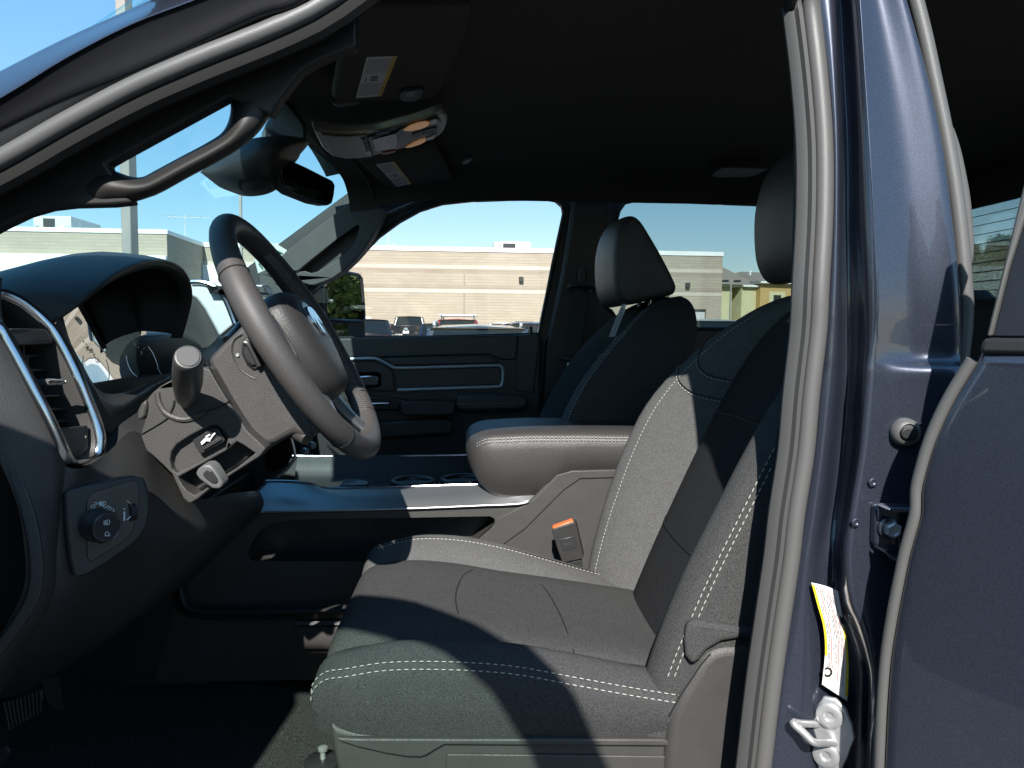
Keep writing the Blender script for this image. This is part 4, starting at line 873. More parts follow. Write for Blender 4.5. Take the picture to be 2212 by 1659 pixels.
for k in range(3): tube('airflow_mark', spl(pts('T', [(716, 1300 + k * 14, .934), (728, 1294 + k * 14, .935), (740, 1302 + k * 14, .936), (752, 1296 + k * 14, .938)]), 4), .0006, M['white_print'], vent, seg=5)
prism('vent_lower_panel', pts('T', [(520, 1230, .89), (770, 1200, .945), (775, 1400, .94), (700, 1470, .925), (640, 1490, .91), (600, 1440, .90)]), (-.004, .002, 0), M['plastic_sm'], vent, bevel=.001)
# ---- dash end panel (leather grained) and outer edge strip
de_rows = []
for v, a in ((600, [(-260, .80), (-160, .82), (-60, .846), (0, .856), (2, .862)]), (690, [(-230, .80), (-140, .825), (-40, .85), (-5, .86), (6, .866)]), (760, [(-160, .81), (-80, .835), (0, .856), (28, .864), (40, .868)]), (830, [(-110, .82), (-50, .838), (30, .858), (62, .865), (74, .87)]),
             (900, [(-60, .83), (-10, .842), (60, .860), (95, .868), (108, .873)]), (960, [(-20, .84), (20, .848), (80, .862), (118, .87), (132, .877)]), (1020, [(10, .845), (40, .851), (90, .865), (130, .873), (156, .888)]), (1100, [(40, .85), (65, .855), (100, .866), (128, .874), (150, .89)]), (1180, [(52, .853), (80, .858), (108, .867), (130, .876), (150, .89)]), (1260, [(54, .855), (84, .86), (110, .868), (128, .878), (140, .89)]), (1330, [(25, .857), (58, .862), (84, .87), (100, .88), (112, .89)]), (1400, [(-20, .86), (10, .865), (38, .872), (58, .882), (72, .89)]), (1500, [(-90, .87), (-60, .875), (-30, .88), (-8, .89), (0, .9)])):
    de_rows.append([P(u, v, Y + (0, 0, .002, .008, .016)[i_]) for i_, (u, Y) in enumerate(a)])
grid('dash_end_panel', de_rows, M['leather'], dash, nu=4, nv=3)
es = [(-40, 820), (0, 893), (30, 965), (52, 1035), (78, 1110), (92, 1180), (96, 1240), (88, 1290), (60, 1340), (20, 1395), (-40, 1470)]
grid('dash_edge_strip', [[P(u - o, v, .85 - o * .00012 + (.012 if o in (0, 34) else 0)) for u, v in es] for o in (0, 3, 17, 30, 34)], M['plastic2'], dash, nu=3, nv=2)
# ---- lower dash face
ld = [[(120, 1000, .885), (175, 1012, .90), (235, 975, .945), (290, 930, .99), (350, 985, 1.03), (420, 1075, 1.06), (500, 1065, 1.2), (560, 1060, 1.4)], [(100, 1110, .875), (150, 1110, .89), (230, 1080, .92), (310, 1070, .965), (360, 1085, 1.0), (430, 1105, 1.06), (510, 1095, 1.2), (570, 1085, 1.4)],
      [(105, 1240, .872), (160, 1250, .89), (230, 1220, .92), (310, 1185, .965), (370, 1172, 1.0), (440, 1155, 1.06), (505, 1130, 1.2), (560, 1110, 1.4)], [(70, 1330, .875), (125, 1350, .90), (185, 1340, .93), (255, 1300, .97), (330, 1262, 1.0), (400, 1222, 1.06), (470, 1180, 1.2), (530, 1140, 1.4)],
      [(0, 1430, .88), (55, 1445, .91), (115, 1432, .94), (185, 1400, .98), (265, 1352, 1.02), (335, 1295, 1.08), (400, 1250, 1.2), (470, 1200, 1.4)], [(-60, 1500, .93), (0, 1510, .96), (60, 1490, .99), (130, 1450, 1.03), (210, 1400, 1.07), (290, 1340, 1.13), (360, 1290, 1.25), (430, 1240, 1.42)]]
grid('lower_dash', [[P(*q) for q in r] for r in ld], M['plastic'], dash, nu=4, nv=4)
grid('knee_pad_top', [[P(*q) for q in ((150, 1015, .90), (215, 995, .93), (260, 968, .97), (300, 940, 1.0), (330, 900, 1.06))], [P(*q) + V3((-.05, .02, .0)) for q in ((150, 1010, .92), (200, 960, .95), (245, 915, .99), (285, 880, 1.03), (320, 860, 1.1))]], M['plastic'], dash, nu=4, nv=2)
# dash top behind the hood and across to the passenger side
rows = [[V3((x, y, z + .012 * math.exp(-((y - 1.55) / .25) ** 2))) for y in (.86, 1.0, 1.2, 1.4, 1.55, 1.7, 1.9, 2.1, 2.32)] for x, z in ((-.52, 1.34), (-.50, 1.42), (-.53, 1.470), (-.60, 1.480), (-.75, 1.470), (-.95, 1.445), (-1.02, 1.42))]
for r in rows:
    for q in r:
        if q.y < 1.33 and q.x > -.6: q.x -= .10
grid('dash_top', rows, M['plastic'], dash, nu=2, nv=3)
grid('dash_face', [[V3((x + (-.12 if y < 1.3 else 0), y, z)) for y in (.88, 1.1, 1.3, 1.36, 1.6, 1.8, 2.0, 2.32)] for x, z in ((-.515, 1.35), (-.50, 1.30), (-.53, 1.22), (-.56, 1.12), (-.62, 1.05))], M['plastic'], dash, nu=2, nv=3)
# ---- centre stack: silver wing, dark shoulder, vent and screen
sw = pts('D', [(200, 750), (255, 655), (330, 655), (395, 668), (450, 690), (500, 730), (530, 770), (570, 850), (610, 950), (640, 1010), (625, 1032), (500, 1135), (470, 1070), (420, 980), (370, 890), (300, 800)], 1.475)
prism('centre_stack_wing', sw, (-.01, .05, 0), mat('silver_grained_plastic', (.62, .63, .63), .4, metal=.15, grain=(340, .0006, 'v')), dash, bevel=.004)
tube('wing_trim', spl(pts('D', [(255, 655), (330, 655), (395, 668), (450, 690), (500, 730), (530, 770), (570, 850), (610, 950), (636, 1020)], 1.473), 4), .0052, M['chrome'], dash, seg=8)
prism('stack_shoulder', pts('D', [(195, 760), (240, 752), (300, 790), (370, 885), (430, 1000), (495, 1135), (440, 1200), (390, 1240), (350, 1100), (280, 960), (200, 890)], 1.462), (-.04, .01, 0), M['leather'], dash, bevel=.008)
prism('touch_screen', pts('D', [(545, 760), (760, 770), (900, 1050), (640, 1010)], 1.60), (-.03, .0, 0), M['piano'], dash, bevel=.003)
for k in range(4): prism('centre_vent_slat', pts('D', [(530 + k * 28, 690, 1.46 + k * .03), (548 + k * 28, 690, 1.46 + k * .03), (580 + k * 28, 760, 1.46 + k * .03), (562 + k * 28, 760, 1.46 + k * .03)]), (-.03, 0, 0), M['plastic_sm'], dash, bevel=.001)
prism('passenger_vent', pts('Q', [(150, 680, 1.95), (230, 670, 1.97), (330, 770, 2.0), (280, 830, 1.98), (210, 800, 1.96)]), (-.03, 0, 0), M['silver'], dash, bevel=.004)
prism('glovebox_pad', pts('Q', [(230, 830, 1.9), (420, 800, 2.1), (500, 900, 2.1), (380, 1060, 2.0), (300, 1000, 1.9)]), (-.04, 0, 0), M['leather'], dash, bevel=.01)
prism('dash_light_blocker', [V3((x, .985, z)) for x, z in ((-.95, 1.12), (-.515, 1.12), (-.515, 1.42), (-.95, 1.42))], (0, .35, 0), M['rubber_black'], dash, bevel=0)  # unseen block added inside the dash to stop sun leaking onto the console
# ---- headlamp switch panel
sp_o = P(*zz('F', 560, 380), .905); sp_n = V3((.62, -.78, .08)).normalized()
def fp(lst, lift=0): return [PP(*zz('F', x, y), sp_o + sp_n * lift, sp_n) for x, y in lst]
pan = tk(prism('light_switch_panel', fp([(335, 230), (360, 205), (440, 185), (700, 128), (745, 132), (765, 160), (785, 240), (786, 320), (772, 390), (735, 455), (680, 505), (560, 590), (470, 645), (415, 665), (385, 655), (368, 600), (350, 480), (340, 360)], .004), -sp_n * .02, M['plastic'], None, bevel=.004, seg=3))
prism('switch_plate', fp([(452, 262), (478, 222), (690, 152), (722, 165), (732, 250), (722, 330), (690, 430), (640, 480), (480, 580), (455, 560), (450, 420)], .0052), -sp_n * .003, M['plastic_sm'], pan, bevel=.001)
kc = fp([(505, 388)], (.0062))[0]; kax = V3((.80, -.60, .02)).normalized()
kn = lathe('light_switch_knob', kc, kax, [(0, .0195), (.003, .0185), (.020, .0172), (.0225, .0168), (.0235, .0158), (.0225, .0150), (.0225, .001)], M['plastic_sm'], pan, seg=32)
vs_, fs_ = [], []
t, n_, b_ = frames([kc, kc + kax])[0]
for i in range(40):
    q = 6.283 * i / 40
    for j in range(9):
        c = kc + kax * (.0045 + j * .0017) + (n_ * math.cos(q) + b_ * math.sin(q)) * .0181; e = (n_ * math.cos(q) + b_ * math.sin(q)); s = kax.cross(e); k0 = len(vs_)
        vs_ += [c - s * .0009 - kax * .0006, c + s * .0009 - kax * .0006, c + s * .0009 + kax * .0006, c - s * .0009 + kax * .0006, c + e * .0006]; fs_ += [(k0, k0 + 1, k0 + 4), (k0 + 1, k0 + 2, k0 + 4), (k0 + 2, k0 + 3, k0 + 4), (k0 + 3, k0, k0 + 4)]
o = mk('knob_knurl', vs_, fs_, M['plastic_sm'], pan, smooth=False); o['kind'] = 'stuff'
tube('knob_ring', [kc + kax * .0226 + (n_ * math.cos(q) + b_ * math.sin(q)) * .0156 for q in [6.283 * i / 32 for i in range(32)]], .0007, M['chrome'], pan, closed=True, seg=6)
kr, ku = V3((.6, .8, 0)), V3((0, 0, 1))
fc = kc + kax * .0231
def icon(name, segs, c, r, u, s, m=M['white_print'], th=.00045, par=pan):
    for sg in segs: tube(name, [c + r.normalized() * x * s + u.normalized() * y * s for x, y in sg], th, m, par, seg=5)
lampic = [[(0, -.5), (0, .5), (.3, .45), (.5, .2), (.5, -.2), (.3, -.45), (0, -.5)], [(-.15, .35), (-.7, .35)], [(-.15, .1), (-.7, .1)], [(-.15, -.12), (-.7, -.12)], [(-.15, -.36), (-.7, -.36)]]
icon('lamp_symbol', lampic, fc + ku * .006, kr, ku, .0058); icon('cargo_lamp_symbol', [[(-.5, -.4), (.4, -.4), (.5, -.1), (.2, 0), (0, .4), (-.4, .4), (-.5, -.4)], [(.1, -.55), (.55, -.55)]], fc - ku * .007, kr, ku, .0055)
pl_r = V3((sp_n.y * -1, sp_n.x, 0)).normalized()
for s_, x, y, a in (('O', 487, 292, 35),): text('switch_print', s_, fp([(x, y)], (.0062))[0], pl_r, ku, .006, M['white_print'], pan)
icon('parking_lamp_symbol', [[(-.2, -.3), (-.2, .3)], [(.2, -.3), (.2, .3)], [(-.7, .3), (-.35, .15)], [(-.7, -.3), (-.35, -.15)], [(.7, .3), (.35, .15)], [(.7, -.3), (.35, -.15)]], fp([(511, 275)], (.0062))[0], pl_r, ku, .0055)
icon('lamp_symbol', lampic, fp([(538, 276)], (.0062))[0], pl_r, ku, .0055)
au_r = (fp([(575, 305)])[0] - fp([(545, 285)])[0]); text('switch_print', 'AUTO', fp([(560, 297)], (.0062))[0], au_r, ku, .0065, M['white_print'], pan)
tube('dimmer_bar', fp([(650, 318), (650, 365)], (.0062)), .0011, M['white_print'], pan, seg=6); tube('dimmer_bar', fp([(650, 302), (650, 308)], (.0062)), .0011, M['white_print'], pan, seg=6)
lathe('dimmer_wheel', fp([(676, 318)], (-.002))[0], kax.cross(V3((0, 0, 1))), [(-.004, .012), (-.0035, .0128), (.0035, .0128), (.004, .012)], M['plastic_sm'], pan, seg=30)
tube('dimmer_rim', spl(fp([(662, 262), (685, 280), (693, 310), (685, 340), (664, 362)], .0075), 4), .0006, M['chrome'], pan, seg=5)

# ================================================================== STEERING COLUMN
colm = _grp('steering_column')
sA = [(985, 228), (1020, 190), (1080, 130), (1150, 62), (1215, 0), (1300, -30), (1420, 90), (1500, 260), (1580, 480), (1660, 640), (1680, 745), (1600, 735), (1550, 705), (1490, 735), (1430, 770), (1370, 790), (1300, 735), (1250, 690), (1190, 600), (1130, 505), (1060, 380), (1000, 265)]
prism('column_collar', pts('E', sA, 1.025), (0, .20, 0), M['plastic2'], colm, bevel=.016, seg=4)
sB = [(600, 480), (640, 435), (690, 395), (780, 345), (870, 300), (960, 275), (1005, 290), (1060, 385), (1130, 505), (1190, 600), (1250, 690), (1310, 745), (1368, 800), (1330, 850), (1240, 908), (1080, 1012), (990, 1075), (930, 1125), (890, 1150), (860, 1150), (835, 1125), (800, 1050), (760, 965), (700, 905), (640, 850), (590, 810), (560, 760), (562, 700), (585, 620), (602, 550)]
h1 = [(748, 870), (758, 820), (790, 775), (870, 722), (940, 685), (1000, 655), (1045, 648), (1075, 665), (1125, 720), (1105, 800), (950, 880), (790, 962), (760, 935)]
h2 = [(800, 985), (960, 900), (1110, 815), (1180, 755), (1225, 780), (1300, 830), (1180, 925), (1075, 990), (960, 1072), (905, 1105), (865, 1080), (830, 1040)]
prism('column_shroud', pts('E', sB, 1.0), (0, .03, 0), M['plastic2'], colm, holes=[pts('E', h1, 1.0), pts('E', h2, 1.0)], bevel=.009, seg=4)
prism('shroud_body', [p.lerp(P(420, 890, 1.03), .04) for p in pts('E', sB, 1.031)], (0, .21, 0), M['plastic'], colm, bevel=.01)
prism('switch_recess', [p + V3((0, .012, 0)) for p in pts('E', h1, 1.0)], (0, .004, 0), M['plastic2'], colm, bevel=0)
psw = prism('pedal_switch', pts('E', [(890, 748), (1020, 668), (1052, 672), (1102, 740), (1098, 758), (950, 838), (935, 828)], 1.002), (0, .012, 0), M['plastic_sm'], colm, bevel=.0015)
icon('pedal_symbol', [[(-.9, -.1), (-.3, .2), (.2, .0), (.5, .25), (.9, .45)], [(-.9, -.25), (-.3, 0), (.1, -.2)], [(-.2, .35), (.3, .45)]], P(*zz('E', 1000, 742), .999), V3((1, 0, .35)), V3((-.35, 0, 1)), .012, par=colm, th=.0012)
prism('pedal_switch_key', pts('E', [(955, 790), (1070, 725), (1085, 745), (965, 815)], .999), (0, .004, 0), M['plastic'], colm, bevel=.001)
tl = pts('E', [(910, 965), (925, 935), (960, 908), (1000, 908), (1025, 925), (1055, 970), (1085, 1020), (1085, 1045), (1065, 1065), (1020, 1062), (975, 1030), (935, 1000)], .985)
prism('tilt_lever', tl, (.004, .016, .004), mat('grey_plastic_lever', (.10, .10, .10), .5), colm, bevel=.005, seg=3)
prism('tilt_lever_groove', [p.lerp(sum(tl, V3()) / len(tl), .45) + V3((.002, -.002, .001)) for p in tl], (0, .003, 0), M['plastic_sm'], colm, bevel=.001)
# parting lines and the raised disc around the stalk
for lp in ([(775, 490), (772, 520), (755, 560), (742, 590), (700, 625), (565, 705)], [(985, 240), (1030, 330), (1090, 430), (1125, 495), (1000, 555), (940, 580)]): tube('parting_line', spl(pts('E', lp, .9985), 4), .0012, M['rubber_black'], colm, seg=5)
dc = P(*zz('E', 800, 470), .999)
tube('raised_ring', spl(pts('E', [(665, 440), (680, 510), (720, 570), (790, 605), (860, 612), (930, 590), (985, 560)], 1.0), 6), .004, M['plastic2'], colm, seg=8)
# oval switch on the collar
ovl = [(1210, 110), (1235, 76), (1262, 92), (1320, 190), (1362, 262), (1340, 282), (1285, 300), (1240, 262), (1205, 190)]
prism('collar_switch_frame', pts('E', ovl, 1.022), (0, .01, 0), M['plastic'], colm, bevel=.003)
prism('collar_switch', [p.lerp(P(*zz('E', 1270, 190), 1.022), .25) + V3((0, -.004, 0)) for p in pts('E', ovl, 1.022)], (0, .01, 0), M['plastic_sm'], colm, bevel=.003)
tube('collar_switch_rib', spl(pts('E', [(1225, 118), (1250, 125), (1290, 200), (1325, 270)], 1.017), 4), .0035, M['plastic_sm'], colm, seg=8)
tube('collar_recess_line', spl(pts('E', [(1215, 65), (1165, 100), (1150, 170), (1180, 260), (1240, 320), (1300, 350)], 1.0245), 4), .0012, M['rubber_black'], colm, seg=5)
for x, y in ((1185, 198),): lathe('collar_screw', P(*zz('E', x, y), 1.0235), (0, -1, 0), [(0, .0028), (.001, .0022)], M['steel'], colm, seg=8)
# turn-signal stalk
b0, b1 = P(*zz('E', 858, 505), 1.003), P(*zz('E', 866, 205), .885); ax_ = (b1 - b0); Ls = ax_.length
lathe('turn_signal_stalk', b0, ax_, [(0, .0085), (Ls * .06, .0105), (Ls * .25, .0152), (Ls * .5, .0176), (Ls * .75, .0172), (Ls * .93, .0160), (Ls * .975, .0152), (Ls * .99, .0140), (Ls * .992, .0122), (Ls * 1.0, .0118), (Ls * 1.0, .001)], M['plastic3'], colm, seg=32)
tube('stalk_end_ring', [b0 + ax_ * .988 + (frames([b0, b1])[0][1] * math.cos(q) + frames([b0, b1])[0][2] * math.sin(q)) * .0131 for q in [6.283 * i / 28 for i in range(28)]], .0005, M['rubber_black'], colm, closed=True, seg=5)
prism('stalk_boot', pts('E', [(790 + 80 * math.cos(q) + 65, 470 + 60 * math.sin(q)) for q in [6.283 * i / 20 for i in range(20)]], .9985), (0, .006, 0), M['plastic'], colm, bevel=.002)
prism('shroud_side_paddle', pts('E', [(535, 560), (560, 510), (595, 482), (600, 520), (590, 590), (560, 620), (532, 610)], .995), (0, .02, 0), M['plastic2'], colm, bevel=.005)
tube('wiper_stalk', [P(*zz('E', 1380, 590), 1.09), P(*zz('E', 1500, 640), 1.06), P(*zz('E', 1570, 680), 1.045), P(*zz('E', 1640, 735), 1.035)], [.012, .013, .014, .011], M['plastic2'], colm, sp=4, seg=14)
tube('upper_lever', [P(490, 735, 1.10), P(510, 715, 1.16), P(528, 697, 1.2)], [.006, .007, .009], M['plastic_sm'], colm, sp=3)

# ================================================================== STEERING WHEEL
swl = _grp('steering_wheel')
Wc = V3((-.243, 1.115, 1.484)); wn = V3((.859, 0, .512)); ww = V3((-.512, 0, .859)); wsd = V3((0, 1, 0)); RR = .183
def wp(a, b, h=0): return Wc + wsd * a + ww * b + wn * h
def rimp(q): return wp(RR * 1.0 * math.sin(q), RR * math.cos(q) if math.cos(q) > -.75 else -RR * (.75 + (-.75 - math.cos(q)) * -.93 * -1))
ring = [rimp(2 * math.pi * i / 72) for i in range(72)]
rr_ = [.0168 + .0022 * math.exp(-((abs(((i / 72 * 360 + 180) % 360) - 180) - 75) / 22) ** 2) for i in range(72)]
tube('rim', ring, rr_, M['wheel_leather'], swl, closed=True, seg=18, flat=1.0)
def rim_seam(q, name='rim_seam'):
    c = rimp(q); t = (rimp(q + .02) - rimp(q - .02)).normalized(); e = (c - Wc).normalized(); e = (e - t * e.dot(t)).normalized(); f = t.cross(e); r = .0171 + .0022 * math.exp(-((abs(math.degrees(q) if q < math.pi else 360 - math.degrees(q)) - 75) / 22) ** 2)
    tube(name, [c + (e * math.cos(a) + f * math.sin(a)) * r for a in [6.283 * i / 24 for i in range(24)]], .0009, M['thread_dk'], swl, closed=True, seg=5)
for dq in (-60, -142, 52, 128, 142): rim_seam(R_(dq) % 6.283)
# lacing on the inner side of the rim
vs_, fs_ = [], []
def zig(q0, q1, n):
    for i in range(n):
        q = q0 + (q1 - q0) * i / n; dq = (q1 - q0) / n
        for sgn in (1, -1):
            pa = []
            for f in range(4):
                qq = q + dq * f / 3; c = rimp(qq); e = (Wc - c).normalized(); ang = sgn * (-.35 + .7 * f / 3) + (.25 if sgn > 0 else .25)
                rad = .0172 + .0022 * math.exp(-((abs(math.degrees(qq) if qq < math.pi else 360 - math.degrees(qq)) - 75) / 22) ** 2)
                pa.append(c + (e * math.cos(ang) + wn * math.sin(ang)) * (rad + .0006))
            for a, b in zip(pa[:-1], pa[1:]):
                t = (b - a).normalized(); s = t.cross((a - c)).normalized() * .0007; h = (a - rimp(q)).normalized() * .0009; k0 = len(vs_)
                vs_.extend([a - s, a + s, a + h, b - s, b + s, b + h]); fs_.extend([(k0, k0 + 3, k0 + 5, k0 + 2), (k0 + 1, k0 + 2, k0 + 5, k0 + 4)])
zig(R_(30), R_(82), 34); zig(R_(100), R_(145), 26); zig(R_(215), R_(260), 26); zig(R_(278), R_(330), 34)
o = mk('rim_lacing', vs_, fs_, mat('lacing_thread', (.12, .12, .12), .5), swl); o['kind'] = 'stuff'
def hubloop(k, h, dy=0): 
    base = [(-.088, .02), (-.082, .048), (-.055, .066), (0, .072), (.055, .066), (.082, .048), (.088, .02), (.084, -.02), (.068, -.06), (.04, -.088), (0, -.097), (-.04, -.088), (-.068, -.06), (-.084, -.02)]
    return [wp(a * k, b * k + dy, h) for a, b in base]
loft('airbag_cover', [spl(hubloop(.95, -.035), 3, True), spl(hubloop(1.0, -.02), 3, True), spl(hubloop(1.0, .0), 3, True), spl(hubloop(.97, .012), 3, True), spl(hubloop(.88, .021), 3, True), spl(hubloop(.6, .027), 3, True), spl(hubloop(.2, .029), 3, True)], M['leather'], swl, angle=60)
for s in (-1, 1):
    tube('spoke', [wp(s * .07, .002, -.015), wp(s * .11, .004, -.012), wp(s * .15, .006, -.006), wp(s * .178, .008, 0)], [.030, .030, .026, .020], M['plastic'], swl, sp=4, flat=.45, up=tuple(ww), seg=14)
    tube('spoke', [wp(s * .03, -.08, -.015), wp(s * .05, -.12, -.012), wp(s * .062, -.15, -.006), wp(s * .07, -.168, 0)], [.022, .018, .016, .014], M['silver'], swl, sp=4, flat=.5, up=(0, 1, 0), seg=14)
    pod = [wp(s * .094, .034, .012), wp(s * .118, .037, .010), wp(s * .142, .033, .008), wp(s * .150, .008, .006), wp(s * .142, -.022, .006), wp(s * .118, -.030, .008), wp(s * .096, -.024, .012)]
    prism('button_pod', pod if s > 0 else [p - wn * .012 for p in pod], wn * -.02, M['piano'] if s > 0 else M['plastic3'], swl, bevel=.004); tube('pod_trim', spl(pod if s > 0 else [p - wn * .012 for p in pod], 4, True), .0018, M['chrome'] if s > 0 else M['plastic_sm'], swl, closed=True, seg=8)
    for a, b in ((.112, .018), (.130, .018), (.112, -.008), (.130, -.008)): prism('wheel_button', [wp(s * (a + x), b + y, .0135 if s > 0 else .0015) for x, y in ((-.007, -.008), (.007, -.008), (.007, .008), (-.007, .008))], wn * -.006, M['plastic_sm'], swl, bevel=.0015)
# chrome badge on the cover: a horned ram's head outline
hd = [(0, -.030), (.008, -.024), (.011, -.010), (.016, .004), (.022, -.006), (.028, -.010), (.035, -.004), (.036, .010), (.030, .022), (.018, .029), (0, .031)]
hd = hd + [(-a, b) for a, b in hd[-2:0:-1]]
prism('wheel_badge', [wp(a * .8, b * .8 + .012, .0320) for a, b in hd], wn * -.006, M['chrome'], swl, bevel=.0015)
prism('badge_plate', [wp(.038 * math.cos(q), .012 + .034 * math.sin(q), .0285) for q in [6.283 * i / 24 for i in range(24)]], wn * -.006, M['silver'], swl, bevel=.0015)
text('airbag_mark', 'SRS', wp(.0, -.05, .0275), wsd, ww, .009, M['plastic_sm'], swl)

# ================================================================== CENTRE CONSOLE
con = _grp('centre_console')
YC = 1.50
top = [(-420, 668), (-200, 662), (0, 655), (450, 645), (900, 632), (1300, 615), (1540, 605), (1580, 590), (1610, 565), (1680, 492), (1740, 440), (1790, 412), (1850, 397), (2212, 388), (2500, 388)]
to = pts('L', top, YC); pk_ = pts('X', [(536, 1196), (545, 1170), (560, 1150), (575, 1137), (592, 1129), (650, 1122), (780, 1120), (900, 1118), (1000, 1116), (1058, 1115), (1068, 1120), (1069, 1130), (1060, 1142), (1028, 1172), (1000, 1200), (990, 1214), (700, 1212), (555, 1212), (540, 1208)], YC)
prism('console_side', to + [V3((to[-1].x, YC, .80)), V3((to[0].x - .1, YC, .80))], (0, .02, 0), M['plastic2'], con, holes=[pk_], bevel=.004)
prism('pocket_back', [p + V3((0, .075, 0)) for p in pk_], (0, .01, 0), M['plastic'], con, bevel=0)
loft('pocket_wall', [pk_, [p + V3((0, .078, 0)) for p in pk_]], M['plastic2'], con, caps=False)
# raised sweep of the console towards the floor and lower moulded rail
grid('console_lower_rail', [[P(u, v, Y) for u, v, Y in ((372, 1235, 1.49), (378, 1300, 1.485), (400, 1330, 1.48), (470, 1340, 1.48), (600, 1338, 1.48), (740, 1335, 1.48))], [P(u, v, Y) for u, v, Y in ((384, 1235, 1.475), (392, 1295, 1.47), (410, 1318, 1.465), (470, 1326, 1.465), (600, 1324, 1.465), (740, 1320, 1.465))], [P(u, v, Y) for u, v, Y in ((400, 1235, 1.49), (408, 1285, 1.485), (424, 1305, 1.48), (470, 1312, 1.48), (600, 1310, 1.48), (740, 1306, 1.48))]], M['plastic'], con, nu=4, nv=4)
grid('side_panel_upper', [[P(u, v, 1.487) for u, v in ((640, 1342), (740, 1342), (840, 1342), (1300, 1345))], [P(u, v, 1.484) for u, v in ((640, 1351), (740, 1350), (840, 1350), (1300, 1352))]], M['leather'], con, nu=2, nv=2)
grid('tunnel_panel', [[P(u, v, 1.486) for u, v in ((640, 1355), (740, 1354), (900, 1354), (1300, 1356))], [P(u, v, 1.482) for u, v in ((645, 1380), (740, 1379), (900, 1379), (1300, 1380))], [P(u, v, 1.484) for u, v in ((648, 1402), (740, 1401), (900, 1401), (1300, 1402))]], M['leather'], con, nu=2, nv=3)
prism('console_gusset', pts('L', [(1690, 495), (1760, 425), (1850, 400), (2212, 391), (2212, 440), (1900, 450), (1800, 520), (1560, 760), (1420, 860), (1260, 835), (1380, 730), (1385, 695), (1560, 610), (1620, 570)], YC - .003), (0, .004, 0), M['plastic2'], con, bevel=.0025)
tr0 = [(-210, 660, 1.492), (0, 655, 1.492), (450, 645, 1.492), (900, 632, 1.492), (1300, 615, 1.492), (1545, 604, 1.492), (1600, 575, 1.497), (1680, 488, 1.53)]
tr1 = [(-30, 463, 1.56), (130, 465, 1.56), (260, 482, 1.56), (355, 506, 1.56), (830, 496, 1.56), (1200, 484, 1.555), (1400, 482, 1.55), (1680, 486, 1.535)]
trm = [tuple((x * .55 + y * .45) for x, y in zip(a, b)) for a, b in zip(tr0, tr1)]
grid('console_trim', [pts('L', tr0), [p + V3((0, -.004, .003)) for p in pts('L', trm)], pts('L', tr1)], M['silver'], con, nu=4, nv=5, solid=.003)
tube('trim_edge', spl(pts('L', tr1), 4), .0025, M['chrome'], con, seg=8)
near = spl(pts('L', tr1), 3); n_ = len(near)
def tr(dy, z): return [V3((p.x, dy, z + (p.z - 1.18) * .3)) for p in near]
grid('console_tray', [near, [V3((p.x, 1.575, 1.145)) for p in near], [V3((p.x, 1.59, 1.135)) for p in near], [V3((p.x, 1.70, 1.135)) for p in near], [V3((p.x, 1.80, 1.14)) for p in near], [V3((p.x, 1.825, 1.165)) for p in near], [V3((p.x, 1.85, 1.195)) for p in near]], M['plastic'], con, nu=1, nv=2)
tube('far_trim_edge', spl(pts('L', [(100, 306), (230, 310), (540, 316), (700, 315), (1000, 308), (1300, 303)], 1.85), 3), .0028, M['chrome'], con, seg=8)
prism('far_side_panel', [V3((-.55, 1.853, .8)), V3((-.55, 1.853, 1.19)), V3((.45, 1.853, 1.195)), V3((.45, 1.853, .8))], (0, .02, 0), M['plastic2'], con)
for cx_, cy_ in ((-.13, 1.70), (-.02, 1.72)):
    c = V3((cx_, cy_, 1.158)); tube('cup_holder_ring', [c + V3((.045 * math.cos(q), .045 * math.sin(q), 0)) for q in [6.283 * i / 32 for i in range(32)]], .008, M['plastic_sm'], con, closed=True, seg=10)
    lathe('cup_holder_well', c - V3((0, 0, .02)), (0, 0, 1), [(0, .02), (.0015, .038), (.012, .043), (.02, .045)], M['rubber_black'], con, seg=28)
prism('cup_latch', pts('L', [(440, 465, 1.62), (470, 450, 1.64), (560, 452, 1.66), (605, 465, 1.66), (595, 485, 1.63), (420, 492, 1.60)]), (0, 0, -.012), M['plastic_sm'], con, bevel=.002)
prism('console_tunnel_blocker', [V3((-1.0, 1.505, .79)), V3((-.52, 1.505, .79)), V3((-.52, 1.505, 1.16)), V3((-1.0, 1.505, 1.16))], (0, .34, 0), M['plastic'], con)  # unseen forward run of the console, added to block light on the floor
# armrest
def arms(x, z0, z1, y0, y1, r):
    zc = (z0 + z1) / 2
    return [V3((x, y0 + r * .8, z0)), V3((x, y0 + .006, z0 + r * .4)), V3((x, y0, zc - .01)), V3((x, y0 - .001, z1 - r * 1.5)), V3((x, y0 + .004, z1 - r * .6)), V3((x, y0 + .014, z1 - r * .15)), V3((x, y0 + .05, z1)), V3((x, (y0 + y1) / 2, z1 + .004)), V3((x, y1 - .05, z1)), V3((x, y1 - .012, z1 - r * .2)), V3((x, y1, z1 - r)), V3((x, y1, zc)), V3((x, y1 - r, z0)), V3((x, (y0 + y1) / 2, z0))]
secs = [(-.012, 1.252, 1.276, 1.55, 1.70, .008), (-.004, 1.225, 1.287, 1.525, 1.73, .02), (.010, 1.20, 1.293, 1.508, 1.75, .025), (.030, 1.178, 1.297, 1.500, 1.76, .025), (.055, 1.164, 1.299, 1.497, 1.762, .025), (.12, 1.163, 1.302, 1.496, 1.765, .025), (.155, 1.172, 1.302, 1.496, 1.765, .025), (.185, 1.196, 1.302, 1.496, 1.765, .025), (.22, 1.206, 1.302, 1.496, 1.765, .022), (.30, 1.207, 1.301, 1.496, 1.765, .022), (.46, 1.207, 1.30, 1.496, 1.765, .022)]
arm = loft('armrest', [arms(*s) for s in secs], M['leather'], con, nv=4, angle=80)
